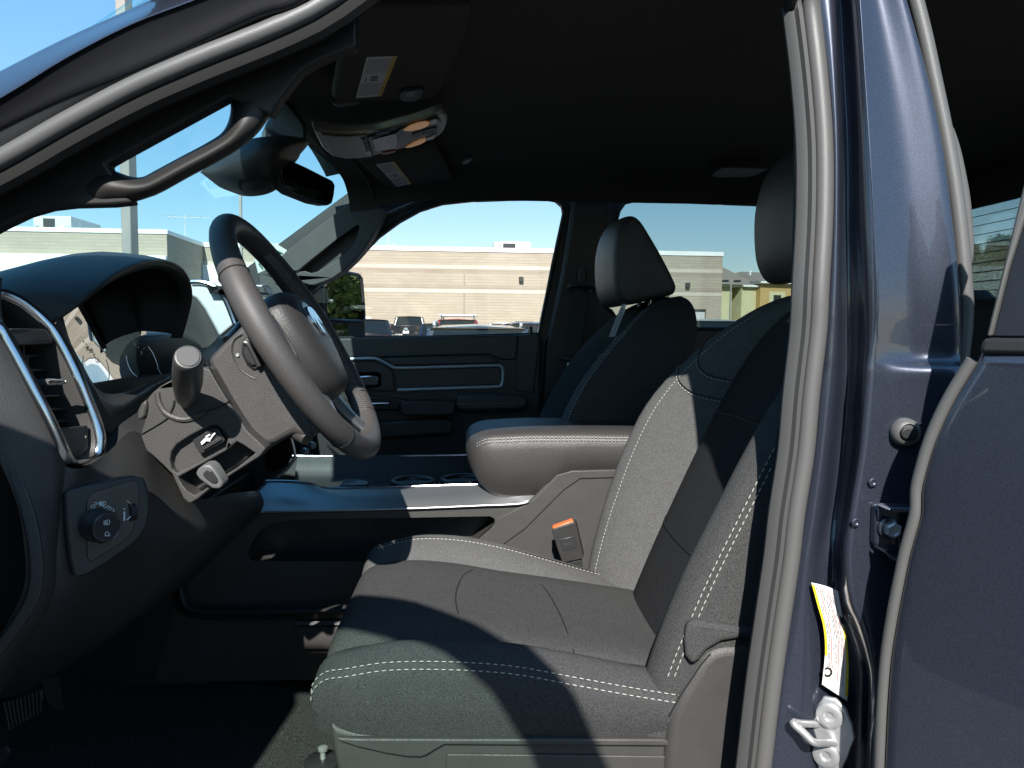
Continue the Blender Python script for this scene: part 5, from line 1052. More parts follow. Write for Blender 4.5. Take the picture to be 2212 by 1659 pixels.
sti = [V3((x, y0 - .0012, z1 - .019)) for x, z0, z1, y0, y1, r in secs[1:]]; sti[0] = V3((-.001, 1.53, 1.262)); sti[1] = V3((.011, 1.5095, 1.268))
stitches('armrest_stitching', spl(sti, 5), M['thread'], con); stitches('armrest_stitching', spl([p + V3((0, .0015, .0055)) for p in sti], 5), M['thread'], con)
# seat belt buckle
bk = prism('belt_buckle', pts('L', [(1726, 770), (1733, 755), (1862, 712), (1874, 718), (1898, 820), (1922, 925), (1912, 942), (1800, 966), (1786, 955), (1760, 880)], 1.425), (.004, .022, 0), M['plastic'], None, bevel=.004, seg=3); tk(bk)
prism('release_button', pts('L', [(1732, 748), (1858, 702), (1863, 726), (1735, 773)], 1.427), (0, .018, 0), M['orange'], bk, bevel=.002)
prism('buckle_panel', pts('L', [(1770, 822), (1868, 800), (1885, 872), (1795, 895)], 1.4242), (0, .002, 0), M['plastic_sm'], bk, bevel=.001)
text('buckle_print', 'PRESS', P(*zz('L', 1828, 850), 1.4236), (1, 0, .12), (-.12, 0, 1), .008, M['plastic2'], bk)
prism('buckle_strap', pts('L', [(1818, 962), (1912, 942), (1925, 1050), (1935, 1120), (1850, 1130), (1835, 1050)], 1.43), (0, .008, 0), M['rubber_black'], bk, bevel=.002)
# shifter knob / 4x4 switch area seen past the wheel, screen edge
prism('stack_lower_screen', pts('E', [(1385, 790), (1480, 720), (1530, 730), (1545, 850), (1500, 925), (1420, 960)], 1.5), (-.02, .02, 0), M['piano'], con, bevel=.003); tube('stack_lower_trim', spl(pts('E', [(1515, 700), (1540, 760), (1556, 850), (1530, 900), (1490, 945), (1440, 985)], 1.495), 4), .0035, M['silver'], con, seg=8)
for x, y in ((1620, 830), (1665, 790)): prism('toggle_switch', pts('E', [(x - 20, y), (x, y - 32), (x + 30, y - 28), (x + 32, y + 8), (x + 5, y + 22)], 1.58), (-.01, .015, 0), M['silver'], con, bevel=.003)
# ---- pedals
ped = tk(prism('accelerator_pedal', pts('F', [(205, 1195), (270, 1172), (305, 1240), (333, 1330), (300, 1372), (250, 1345)], 1.22), (-.02, .02, 0), M['rubber_black'], None, bevel=.004))
for k in range(7): tube('pedal_rib', pts('F', [(222 + k * 13, 1200 - k * 3), (262 + k * 11, 1345 + k * 1)], 1.218), .0018, M['plastic'], ped, seg=5)
brk = tk(prism('brake_pedal', pts('F', [(-10, 1340), (60, 1290), (225, 1235), (240, 1290), (215, 1370), (60, 1470), (0, 1440)], 1.10), (-.02, .02, 0), M['rubber_black'], None, bevel=.006))
for k in range(10): tube('pedal_rib', pts('F', [(20 + k * 21, 1315 - k * 7), (50 + k * 18, 1458 - k * 10)], 1.098), .002, M['plastic'], brk, seg=5)
prk = tk(prism('parking_brake_pedal', pts('F', [(-20, 1560), (30, 1540), (68, 1570), (30, 1640), (-20, 1659)], 1.0), (-.02, .02, 0), M['rubber_black'], None, bevel=.004))
# ================================================================== FRONT SEATS
def lerp_tab(tab, x):
    if x <= tab[0][0]: return tab[0][1]
    for (a, b), (c, d) in zip(tab[:-1], tab[1:]):
        if x <= c: return b + (d - b) * (x - a) / (c - a)
    return tab[-1][1]
XS = (-.185, -.12, -.05, .05, .15, .25, .34)
def tab(*z): return list(zip(XS, z))
T_hem = tab(1.006, .996, .990, .988, .988, .988, .988); T_st = tab(1.080, 1.094, 1.096, 1.088, 1.068, 1.048, 1.036); T_cr = tab(1.085, 1.104, 1.108, 1.101, 1.083, 1.060, 1.047)
T_va = tab(1.068, 1.078, 1.080, 1.073, 1.056, 1.038, 1.028); T_in = tab(1.085, 1.100, 1.097, 1.080, 1.064, 1.048, 1.032); T_fv = tab(1.078, 1.092, 1.088, 1.070, 1.056, 1.040, 1.028); T_fc = tab(1.095, 1.118, 1.122, 1.104, 1.074, 1.042, 1.018)
CX = (-.15, -.10, -.03, .05, .13, .21, .29, .36)
def crow(Y, T, yin=0, zl=None):
    """one line of the cushion from the front hem over the front edge to the rear"""
    zt = lerp_tab(T, -.16); zb = lerp_tab(T_hem, -.185)
    r = [V3((-.166, Y + yin, zb)), V3((-.190, Y + yin * .7, zb + (zt - zb) * .35)), V3((-.194, Y + yin * .6, zb + (zt - zb) * .68)), V3((-.178, Y + yin * .4, zt - .006))]
    return r + [V3((x, Y, lerp_tab(T, x))) for x in CX]
def mixT(a, b, k): return [(x, y * (1 - k) + z * k) for (x, y), (_, z) in zip(a, b)]
CR = {0: crow(.918, mixT(T_hem, T_st, .0), .03), 1: crow(.908, mixT(T_hem, T_st, .45), .03), 2: crow(.906, mixT(T_hem, T_st, .85), .025), 3: crow(.911, T_st, .02), 4: crow(.93, mixT(T_st, T_cr, .7), .015), 5: crow(.950, T_cr, .01), 6: crow(.982, mixT(T_cr, T_va, .5), .005), 7: crow(1.012, T_va, 0),
      8: crow(1.022, mixT(T_va, T_in, .55)), 9: crow(1.05, T_in), 10: crow(1.12, T_in), 11: crow(1.20, T_in), 12: crow(1.28, T_in), 13: crow(1.325, mixT(T_fv, T_in, .5)), 14: crow(1.338, T_fv), 15: crow(1.362, mixT(T_fv, T_fc, .6)), 16: crow(1.400, T_fc, -.01), 17: crow(1.432, mixT(T_fc, T_hem, .12), -.02), 18: crow(1.448, mixT(T_fc, T_hem, .5), -.03), 19: crow(1.44, T_hem, -.03)}
def xc(z): return .286 + (z - 1.046) * .45
BZ = (.985, 1.05, 1.12, 1.20, 1.28, 1.36, 1.43, 1.49, 1.535, 1.562, 1.572)
FN = dict(zip(BZ, (.05, .065, .076, .082, .080, .074, .058, .036, .016, .0, -.03))); FF = dict(zip(BZ, (.045, .065, .08, .092, .10, .098, .076, .045, .018, .0, -.03)))
YN = dict(zip(BZ, (.915, .912, .908, .905, .905, .91, .925, .955, 1.0, 1.05, 1.09))); YF = dict(zip(BZ, (1.43, 1.445, 1.455, 1.46, 1.46, 1.455, 1.44, 1.41, 1.365, 1.315, 1.27)))
DP = dict(zip(BZ, (1, 1, 1, 1, 1, 1, .98, .9, .75, .5, .2)))
TP = dict(zip(BZ, (0, 0, 0, 0, 0, 0, 0, .002, .010, .030, .06)))
def bpts(z, which):
    x, fn, ff, yn, yf, tp = xc(z), FN[z], FF[z], YN[z], YF[z], TP[z]; x += tp
    n0 = yn + .105; f0 = yf - .115; m = (n0 + f0) / 2; dpt = .135 * DP[z]
    P_ = {'nb': (yn + .03 + .02 * (1 - DP[z]), x + dpt), 'ns': (yn + .002, x + dpt * .6), 'nm': (yn - .002, x + .02 - fn * .4), 'nt': (yn, x - fn * .78), 'nq': (yn + .014, x - fn * .94), 'nc': (yn + .042, x - fn), 'ni': (yn + .082, x - fn * .48), 'nv': (n0 + .006, x + .010),
          'a': (n0 + .02, x + .002), 'b': (n0 + .07, x - .006), 'c': (m, x - .008), 'd': (f0 - .07, x - .006), 'e': (f0 - .02, x + .002),
          'fv': (f0 - .006, x + .010), 'fi': (f0 + .025, x - ff * .42), 'fm': (f0 + .055, x - ff * .8), 'fc': (f0 + .085, x - ff), 'ft': (yf - .008, x - ff * .9), 'fe': (yf, x - ff * .6), 'fs': (yf + .001, x + dpt * .5), 'fb': (yf - .03, x + dpt)}
    return [V3((P_[k][1], P_[k][0], z)) for k in which.split()]
def on_ins(u, v):
    z = 1.08
    for _ in range(6): p = PZ(u, v, z); z = lerp_tab(T_in, p.x) if p.y > 1.05 else lerp_tab(T_in, p.x) - (1.05 - p.y) * .35
    return PZ(u, v, z + .0006)
def build_seat(name, T, driver=True):
    s = _grp(name)
    def G(nm, rows, m, **k): return grid(nm, [[T(p) for p in r] for r in rows], m, s, **k)
    # cushion
    G('cushion_side', [CR[i] for i in (0, 1, 2, 3)], M['fab'], nu=3, nv=4); G('cushion_bolster', [CR[i] for i in (3, 4, 5, 6, 7)], M['fab'], nu=3, nv=4)
    G('cushion_insert', [CR[i] for i in range(7, 15)], M['fab'], nu=3, nv=3); G('cushion_bolster', [CR[i] for i in (14, 15, 16, 17)], M['fab_light'], nu=3, nv=4); G('cushion_side', [CR[i] for i in (17, 18, 19)], M['fab'], nu=3, nv=3)
    def off(r, dy, dz): return [T(p + V3((0, dy, dz))) for p in r]
    st = spl(CR[3], 6); 
    for d in (0, -.0085): stitches('seat_stitching', [T(V3((p.x, p.y - (.0045 if d else .0014), p.z + d + .001))) for p in st[10:]], M['thread'], s, dash=.0056, gap=.0034, w=.0008)
    tube('seam', [T(p + V3((0, -.0002, -.0042))) for p in st[14:]], .0011, M['thread_dk'], s, seg=5)
    st = spl([a.lerp(b, .45) + V3((0, 0, .0022)) for a, b in zip(CR[16], CR[15])], 6); stitches('seat_stitching', [T(p) for p in st[20:-6]], M['thread'], s); tube('seam', [T(p + V3((0, .0055, .001))) for p in st[20:-6]], .0010, M['thread_dk'], s, seg=5)
    # cross seams in the insert
    for ln in ([(800, 225, 1.088), (765, 245, 1.088), (738, 280, 1.088), (718, 350, 1.087), (728, 430, 1.086), (755, 510, 1.086), (790, 585, 1.082)], [(1130, 296, 1.069), (1165, 340, 1.069), (1210, 420, 1.068), (1245, 500, 1.067), (1275, 590, 1.066), (1300, 680, 1.062)]):
        if driver: tube('insert_seam', spl([on_ins(*zz('M', x, y)) for x, y, z in ln], 5), .0010, M['thread_dk'], s, seg=5)
    # backrest
    Z = BZ
    G('backrest_side', [bpts(z, 'nb ns nm nt') for z in Z], M['fab'], nu=3, nv=3); G('backrest_bolster', [bpts(z, 'nt nq nc ni nv') for z in Z], M['fab'], nu=4, nv=3)
    G('backrest_insert', [bpts(z, 'nv a b c d e fv') for z in Z], M['fab_dark'], nu=3, nv=3); G('backrest_bolster', [bpts(z, 'fv fi fm fc ft') for z in Z], M['fab_light'], nu=4, nv=3); G('backrest_side', [bpts(z, 'ft fe fs fb') for z in Z], M['fab'], nu=3, nv=3)
    G('back_panel', [[a, a.lerp(b, .5) + V3((.02, 0, 0)), b] for a, b in [bpts(z, 'nb fb') for z in Z]], M['plastic'], nu=3, nv=2)
    nt = spl([bpts(z, 'nt')[0] for z in Z[:-2]], 6)
    for d in (.0, .0085): stitches('seat_stitching', [T(p + V3((d, -.0012, 0))) for p in nt[8:]], M['thread'], s, dash=.0056, gap=.0034, w=.0008)
    fc = spl([bpts(z, 'fc')[0].lerp(bpts(z, 'fm')[0], .75) for z in Z[:-2]], 6); stitches('seat_stitching', [T(p + V3((-.0014, 0, 0))) for p in fc], M['thread'], s, lift=V3((0, 0, 0))); tube('seam', [T(p + V3((-.0002, .006, 0))) for p in fc], .0013, M['thread_dk'], s, seg=5)
    ftl = spl([bpts(z, 'ft')[0] for z in Z[:-2]], 6); stitches('seat_stitching', [T(p + V3((.001, .0016, 0))) for p in ftl], M['thread'], s, lift=V3((0, 0, 0)))
    # shoulder seams on the inboard bolster and across the top
    def bz(z, key, k2=None, f=0):
        zs = [q for q in BZ]; i = max(0, min(len(zs) - 2, next((j for j in range(len(zs) - 1) if zs[j + 1] >= z), len(zs) - 2))); t = (z - zs[i]) / (zs[i + 1] - zs[i])
        a, b = bpts(zs[i], key)[0], bpts(zs[i + 1], key)[0]; p = a.lerp(b, t)
        if k2: q = bpts(zs[i], k2)[0].lerp(bpts(zs[i + 1], k2)[0], t); p = p.lerp(q, f)
        return p
    for z0, z1 in ((1.435, 1.375), (1.475, 1.41)):
        ln = [bz(z0 + .012, 'ft'), bz(z0, 'ft', 'fc', .6), bz(z0 - .004, 'fc'), bz((z0 + z1) / 2, 'fm'), bz(z1 + .01, 'fi'), bz(z1, 'fv')]
        ln = spl(ln, 8); stitches('shoulder_stitching', [T(p + V3((-.0022, 0, 0))) for p in ln], M['thread'], s, lift=V3((0, 0, 0))); tube('seam', [T(p + V3((-.0005, 0, .004))) for p in ln], .0009, M['thread_dk'], s, seg=5)
    ln = spl([bz(1.535, k) for k in ('nt', 'nc', 'nv', 'b', 'c', 'd', 'fv', 'fc', 'ft')], 5); stitches('shoulder_stitching', [T(p + V3((-.0016, 0, 0))) for p in ln], M['thread'], s, lift=V3((0, 0, 0)), w=.0006)
    for z0, bow in ((1.175, -.012), (1.345, .02)):
        ln = spl([bz(z0 + bow * (1 - ((i - 3) / 3) ** 2), k) for i, k in enumerate(('nv', 'a', 'b', 'c', 'd', 'e', 'fv'))], 5); tube('insert_seam', [T(p + V3((-.0006, 0, 0))) for p in ln], .0009, M['thread_dk'], s, seg=5)
    # headrest: wedge profile lofted across
    hp = [(.480, 1.583), (.462, 1.61), (.455, 1.65), (.454, 1.70), (.462, 1.745), (.478, 1.778), (.496, 1.789), (.514, 1.780), (.538, 1.745), (.572, 1.69), (.604, 1.630), (.606, 1.612), (.596, 1.603), (.55, 1.592), (.51, 1.582)]
    cxh, czh = .52, 1.675
    def hs_(k, y, fwd): return spl([T(V3((cxh + (x - cxh) * k + fwd, y, czh + (z - czh) * k))) + HO for x, z in hp], 3, True)
    HO = V3((.022, 0, 0)) if driver else V3((-.034, 0, -.032))
    loft('headrest', [hs_(.55, 1.032, .012), hs_(.86, 1.036, .008), hs_(.96, 1.048, .006), hs_(1.0, 1.075, .003), hs_(1.0, 1.12, -.004), hs_(1.0, 1.18, -.008), hs_(1.0, 1.24, -.004), hs_(1.0, 1.285, .003), hs_(.96, 1.312, .006), hs_(.86, 1.324, .008), hs_(.55, 1.328, .012)], M['leather'], s, nv=4, angle=80)
    for y in (1.12, 1.24): tube('headrest_post', [T(V3((.535, y, 1.55))), T(V3((.53, y, 1.605)))], .006, M['chrome'], s)
    for y, sg in ((1.048, -1), (1.312, 1)):
        for k_, a0 in ((.90, 0), (.86, 0)):
            l = [HO + V3((cxh + (x - cxh) * k_ + .006, y + sg * .0125, czh + (z - czh) * k_)) for x, z in hp]; 
            if k_ == .90: stitches('headrest_stitching', [T(p + V3((.012, 0, 0))) for p in spl(l[:7], 6)], M['thread'], s, lift=V3((0, 0, 0)), w=.0006)
    return s
dseat = build_seat('driver_seat', lambda p: p)
pseat = build_seat('passenger_seat', lambda p: V3((p.x - .100, 2 * CY + .0 - p.y, p.z + .012)), False)
# paper tag on the passenger seat
tg = [(520, 812), (512, 860), (455, 1012), (418, 1015), (450, 930), (490, 830)]
tagp = prism('paper_tag', pts('H', [(492, 828), (500, 818), (522, 812), (515, 860), (480, 945), (455, 1013), (418, 1016), (440, 955)], 1.79), (0, .001, 0), mat('blue_white_tag', (.55, .62, .68), .6), pseat, bevel=0)
for k in range(14): tube('tag_print', pts('H', [(428 + k * 4.6, 1000 - k * 12), (455 + k * 4.4, 998 - k * 12)], 1.7888), .0007, M['grey_print'], pseat, seg=4)
# driver seat lower flap, recliner cover, plastic base
fl = pts('N', [(612, 1400), (660, 1385), (760, 1400), (880, 1420), (1000, 1430), (1000, 1480), (880, 1475), (790, 1490), (720, 1530), (680, 1580), (640, 1610), (605, 1560), (600, 1480)], .896)
prism('backrest_flap', fl, (.01, .05, 0), M['fab'], dseat, bevel=.010, seg=4)
rec = [(1740, 1030), (1745, 960), (1765, 890), (1810, 800), (1855, 730), (1890, 665), (1925, 625), (1970, 600), (2020, 590), (2120, 586), (2200, 590), (2200, 1500), (1700, 1500), (1720, 1250)]
prism('recliner_cover', pts('M', rec, .902), (.0, .06, 0), M['plastic2'], dseat, bevel=.014, seg=5)
tube('recliner_line', spl(pts('M', [(1745, 930), (1800, 830), (1860, 740), (1900, 680), (1945, 630)], .9045), 5), .0011, M['rubber_black'], dseat, seg=5)
bo = [(112, 962), (160, 990), (250, 1010), (380, 1022), (550, 1028), (800, 1031), (1200, 1032), (1600, 1032), (1735, 1034), (1775, 1050), (1800, 1076), (1788, 1110), (1765, 1140), (1745, 1190), (1735, 1350), (1735, 1600), (200, 1600), (180, 1400), (150, 1200), (125, 1080)]
prism('seat_base', pts('M', bo, .915), (0, .5, 0), M['plastic2'], dseat, bevel=.012, seg=4)
prism('seat_base_shoulder', pts('M', [(140, 1036), (240, 1040), (420, 1041), (800, 1042), (1300, 1041), (1720, 1042), (1780, 1076), (1300, 1074), (900, 1072), (664, 1070), (630, 1088), (575, 1122), (545, 1130), (480, 1128), (380, 1112), (250, 1082), (165, 1055)], .908), (0, .02, 0), M['plastic2'], dseat, bevel=.008, seg=4)
prism('seat_control_panel', pts('M', [(672, 1122), (682, 1113), (900, 1114), (1300, 1118), (1765, 1124), (1772, 1132), (1750, 1190), (1735, 1300), (1735, 1500), (672, 1500)], .9115), (0, .01, 0), M['plastic2'], dseat, bevel=.004, seg=3)
prism('belt_anchor_cover', pts('M', [(1420, 150), (1445, 180), (1500, 310), (1530, 350), (1380, 290), (1395, 230)], 1.42), (0, .03, 0), M['plastic2'], dseat, bevel=.008)
prism('seat_track', [V3((-.10, .98, .786)), V3((.45, .98, .786)), V3((.45, .98, .84)), V3((-.06, .98, .85))], (0, .03, 0), M['plastic_sm'], dseat, bevel=.004)
# floor anchor: plate and post
fa = V3(PZ(*zz('V', 300, 1595), .79)); fb_ = tk(lathe('floor_mat_hook', fa, (0, 0, 1), [(-.004, .030), (.001, .030), (.004, .026), (.0045, .006)], M['plastic_sm'], None, seg=24)); fb_.scale = (1, 1, 1)
lathe('hook_post', fa + V3((0, 0, .004)), (0, 0, 1), [(0, .005), (.012, .004), (.014, .008), (.019, .008), (.021, .004)], M['steel'], fb_, seg=16)
tk(box('under_seat_duct', (-.16, 1.0, .787), (.4, 1.40, .93), M['rubber_black'], None, .02))

# ================================================================== CEILING FITTINGS
HZ = V3((0, 0, 1)); 
def visor(name, ol, zv, lab, bars, dr):
    o0 = V3((-.15, 1.2 if dr else 1.95, zv)); n = V3((.13, 0, -1)).normalized()
    f = lambda l, lift=0: [PP(*zz('B', x, y), o0 + n * lift, n) for x, y in l]
    v = tk(prism(name, f(ol), -n * .016, M['head'], None, bevel=.006, seg=3))
    lb = prism('warning_label', f(lab, .0008), -n * .0006, M['paper'], v, bevel=0)
    a, b, c, d = [V3(p) for p in f(lab, .0014)]      # a top-left b top-right c bottom-right d bottom-left
    q = lambda s, t: (a.lerp(b, s)).lerp(d.lerp(c, s), t)
    mk('label_header', [q(.86, 0), q(1, 0), q(1, 1), q(.86, 1)], [(0, 1, 2, 3)], M['yellow'] if False else mat('label_amber', (.78, .52, .04), .5), v)
    vs, fs = [], []; r = random.Random(4)
    for s in [.08 + .065 * k for k in range(12)]:
        for t0, t1 in ((.05, .38), (.62, .95)):
            t = t0
            while t < t1 - .02:
                l = r.uniform(.02, .07); e = min(t + l, t1); k0 = len(vs); vs += [q(s, t), q(s + .022, t), q(s + .022, e), q(s, e)]; fs.append((k0, k0 + 1, k0 + 2, k0 + 3)); t = e + .012
    for t0, t1, s0, s1 in ((.44, .5, .35, .6), (.52, .57, .35, .62), (.46, .56, .15, .2)):
        k0 = len(vs); vs += [q(s0, t0), q(s1, t0), q(s1, t1), q(s0, t1)]; fs.append((k0, k0 + 1, k0 + 2, k0 + 3))
    for t0 in [.06 + .11 * k for k in range(8)]:
        if t0 < .3 or t0 > .55: k0 = len(vs); vs += [q(.91, t0), q(.95, t0), q(.95, t0 + .08), q(.91, t0 + .08)]; fs.append((k0, k0 + 1, k0 + 2, k0 + 3))
    o = mk('label_print', vs, fs, M['grey_print'], v); o['kind'] = 'stuff'
    return v, f, n
v1, f1, n1 = visor('sun_visor', [(470, 20), (440, 180), (410, 400), (400, 455), (415, 485), (500, 490), (700, 478), (1000, 474), (1050, 462), (1085, 430), (1120, 370), (1200, 190), (1270, 40), (1300, -120), (600, -120)], 1.905, [(622, 196), (820, 190), (717, 446), (552, 460)], None, True)
prism('visor_remote', f1([(830, 425), (850, 395), (900, 388), (985, 382), (985, 400), (965, 440), (930, 462), (870, 464), (840, 452)], .001), n1 * .006, M['plastic'], v1, bevel=.002)
for k in range(3): prism('remote_button', f1([(876 + k * 22, 415 - k * 4), (896 + k * 22, 411 - k * 4), (890 + k * 20, 448 - k * 3), (872 + k * 20, 450 - k * 3)], .007), n1 * .0015, M['plastic_sm'], v1, bevel=.0005)
prism('visor_pivot', f1([(395, 485), (430, 495), (500, 490), (580, 488), (580, 500), (520, 512), (440, 522), (410, 510)], .004), -n1 * .012, M['plastic'], v1, bevel=.003)
v2, f2, n2 = visor('sun_visor', [(570, 868), (620, 862), (800, 832), (1060, 770), (1085, 790), (1130, 880), (1180, 985), (1182, 1010), (1150, 1040), (1050, 1065), (930, 1076), (885, 1076), (860, 1068), (845, 1052), (770, 1050), (740, 1030), (660, 950)], 1.915, [(682, 888), (800, 870), (912, 1012), (815, 1032)], None, False)
# overhead console
oo = V3((-.17, 1.5, 1.882)); on = V3((-.17, 0, -1)).normalized() if False else V3((.17, 0, -1)).normalized()
def oc(l, lift=0): return [PP(*zz('R', x, y), oo + on * lift, on) for x, y in l]
M['champ'] = mat('champagne_satin_plastic', (.26, .25, .20), .38, metal=.5)
ovh = tk(prism('overhead_console', oc([(92, 372), (105, 400), (160, 510), (225, 635), (290, 700), (370, 752), (460, 778), (560, 790), (660, 790), (760, 785), (960, 755), (1200, 700), (1430, 640), (1640, 575), (1830, 510), (1920, 465), (1975, 415), (2015, 345), (2040, 260), (2042, 195), (2020, 155), (1980, 130), (1920, 138), (1850, 160), (1700, 215), (1560, 260), (1400, 305), (1270, 340), (1130, 380), (1000, 410), (820, 432), (640, 438), (420, 430), (200, 398)]), -on * .02, M['champ'], None, bevel=.005, seg=3))
prism('console_face', oc([(880, 470), (1290, 400), (1360, 345), (1560, 280), (1850, 190), (1905, 200), (1940, 260), (1945, 330), (1900, 430), (1850, 480), (1640, 550), (1430, 610), (1300, 640), (960, 700), (930, 620)], .001), on * .003, M['plastic_sm'], ovh, bevel=.001)
prism('sunglass_door', oc([(205, 425), (420, 455), (640, 462), (850, 440), (945, 745), (760, 768), (560, 775), (370, 735), (300, 600)], .0008), on * .003, M['champ'], ovh, bevel=.002)
prism('door_latch', oc([(782, 510), (870, 490), (935, 715), (858, 722)], .004), on * .002, M['silver'], ovh, bevel=.001)
for k in range(9): tube('latch_groove', oc([(800 + k * 7, 522 + k * 21), (880 + k * 6, 512 + k * 21)], .0065), .0006, M['rubber_black'], ovh, seg=4)
tube('door_gap', oc([(855, 432), (900, 560), (960, 750)], .002), .0012, M['rubber_black'], ovh, seg=4)
prism('console_screen', oc([(945, 515), (1290, 425), (1310, 560), (1290, 640), (1000, 680)], .0045), on * .001, M['piano'], ovh, bevel=.0005)
M['lamp'] = mat('warm_lamp_lens', (.60, .42, .28), .25); lm = M['lamp'].node_tree.nodes['Principled BSDF']; lm.inputs['Emission Color'].default_value = (1, .50, .20, 1); lm.inputs['Emission Strength'].default_value = .08
M['clear'] = mat('clear_lens', (.55, .55, .52), .2)
for a, b in (([(1395, 370), (1480, 310), (1600, 265), (1720, 245), (1780, 262), (1740, 310), (1640, 350), (1500, 378)], [(1785, 240), (1865, 205), (1885, 240), (1860, 275), (1790, 290)]), ([(1425, 622), (1520, 560), (1640, 505), (1720, 488), (1715, 530), (1640, 570), (1520, 610)], [(1725, 487), (1862, 432), (1840, 495), (1730, 530)])):
    prism('map_lamp', oc(a, .004), on * .003, M['lamp'], ovh, bevel=.001); prism('lamp_lens', oc(b, .004), on * .002, M['clear'], ovh, bevel=.001)
prism('sos_button', oc([(1005, 412), (1210, 375), (1210, 390), (1150, 408), (1005, 432)], .003), on * .003, mat('blue_key', (.05, .06, .14), .4), ovh, bevel=.0008); prism('emergency_button', oc([(1090, 690), (1280, 655), (1290, 672), (1230, 700), (1095, 725)], .003), on * .003, mat('red_key', (.30, .02, .02), .4), ovh, bevel=.0008)
for l in ([(1520, 430), (1640, 390), (1645, 460), (1530, 480)], [(1650, 385), (1880, 320), (1890, 390), (1655, 450)]): prism('console_switch', oc(l, .004), on * .002, M['plastic'], ovh, bevel=.001)
tk(prism('headliner_clip', [PZ(*zz('B', x, y), 1.905) for x, y in ((1235, 882), (1260, 862), (1305, 848), (1298, 865), (1270, 885), (1240, 890))], (0, 0, .01), M['plastic'], None, bevel=.003))
tk(prism('ceiling_speaker', [PZ(*zz('H', x, y), 1.925) for x, y in ((1048, 30), (1075, 0), (1110, -20), (1300, -20), (1400, -15), (1330, 20), (1280, 36), (1080, 40))], (0, 0, .008), M['plastic'], None, bevel=.003))
# ---- rear view mirror and sensor pod
rvm = tk(prism('rear_view_mirror', pts('A', [(1765, 1015, 1.44), (1800, 1000, 1.45), (1830, 1010, 1.46), (1990, 1085, 1.50), (2150, 1168, 1.55), (2165, 1195, 1.555), (2160, 1260, 1.555), (2148, 1312, 1.55), (2120, 1328, 1.545), (2030, 1310, 1.52), (1880, 1250, 1.48), (1810, 1195, 1.46), (1780, 1130, 1.445), (1762, 1050, 1.44)]), (-.022, .012, 0), M['plastic_sm'], None, bevel=.006, seg=3))
M['mirror'] = mat('mirror_glass', (.30, .31, .32), .01, metal=1)
prism('mirror_glass', pts('A', [(1815, 1010, 1.4535), (1990, 1092, 1.4985), (2145, 1172, 1.5465), (2158, 1198, 1.5505), (2152, 1260, 1.5505), (2140, 1308, 1.5465), (2118, 1318, 1.5415), (2030, 1300, 1.5165), (1885, 1242, 1.4765), (1835, 1205, 1.462), (1812, 1130, 1.4525)]), (.0015, -.001, 0), mat('dim_mirror', (.08, .085, .09), .02, metal=1), rvm, bevel=.0005)
tube('mirror_stem', spl(pts('A', [(1850, 1030, 1.49), (1890, 985, 1.51), (1860, 940, 1.53), (1830, 905, 1.55)]), 4), .014, M['plastic'], rvm, seg=14)
pod_rows = [pts('A', [(1305, 1112, 1.53), (1400, 1040, 1.46), (1500, 965, 1.42), (1640, 905, 1.40), (1820, 890, 1.42), (1985, 900, 1.5)]), pts('A', [(1330, 1125, 1.52), (1420, 1085, 1.44), (1530, 1030, 1.40), (1660, 960, 1.385), (1820, 935, 1.41), (1980, 925, 1.5)]), pts('A', [(1375, 1160, 1.52), (1450, 1130, 1.44), (1550, 1090, 1.40), (1670, 1020, 1.385), (1800, 985, 1.41), (1930, 985, 1.5)]), pts('A', [(1430, 1200, 1.52), (1500, 1180, 1.45), (1580, 1150, 1.41), (1680, 1110, 1.40), (1780, 1070, 1.42), (1890, 1030, 1.5)]), pts('A', [(1500, 1228, 1.53), (1550, 1225, 1.47), (1610, 1215, 1.43), (1690, 1190, 1.42), (1770, 1150, 1.44), (1840, 1090, 1.5)]), pts('A', [(1540, 1243, 1.55), (1580, 1253, 1.51), (1640, 1254, 1.48), (1720, 1240, 1.47), (1785, 1205, 1.48), (1830, 1130, 1.52)])]
pod_ = tk(grid('sensor_pod', pod_rows, M['plastic'], None, nu=4, nv=4, solid=.004))
prism('pod_grille', pts('A', [(1540, 1160, 1.404), (1680, 1150, 1.392), (1740, 1170, 1.41), (1750, 1235, 1.46), (1590, 1252, 1.46), (1545, 1220, 1.44)]), (0, -.002, 0), M['rubber_black'], pod_, bevel=.0006)
tk(prism('sensor_base', pts('A', [(1700, 830, 1.5), (1800, 640, 1.5), (1830, 600, 1.5), (1990, 800, 1.5), (1985, 930, 1.5), (1800, 900, 1.5)]), (-.03, .08, 0), M['plastic_sm'], None, bevel=.01))

# ================================================================== PASSENGER DOOR TRIM, BELT, MIRROR
YD = 2.345
pdoor = tk(prism('passenger_door_trim', pts('X', [(540, 734), (640, 731), (800, 729), (1000, 726), (1166, 722), (1172, 740), (1168, 900), (1160, 1060), (1100, 1090), (540, 1090)], YD), (0, .05, 0), M['plastic'], None, bevel=.010, seg=3))
def pg(l, Y=YD): return pts('G', l, Y)
prism('sill_panel', pg([(330, 790), (700, 780), (1200, 772), (1590, 765), (1600, 790), (1585, 930), (1480, 925), (1430, 900), (1380, 893), (1000, 903), (690, 912), (520, 912), (330, 915)], YD - .008), (0, .01, 0), M['leather'], pdoor, bevel=.006, seg=3)
prism('shoulder_pad', pg([(690, 918), (1000, 905), (1380, 896), (1425, 908), (1460, 930), (1487, 952), (1300, 958), (1000, 964), (800, 968), (760, 945)], YD - .018), (0, .02, 0), M['leather'], pdoor, bevel=.006, seg=3)
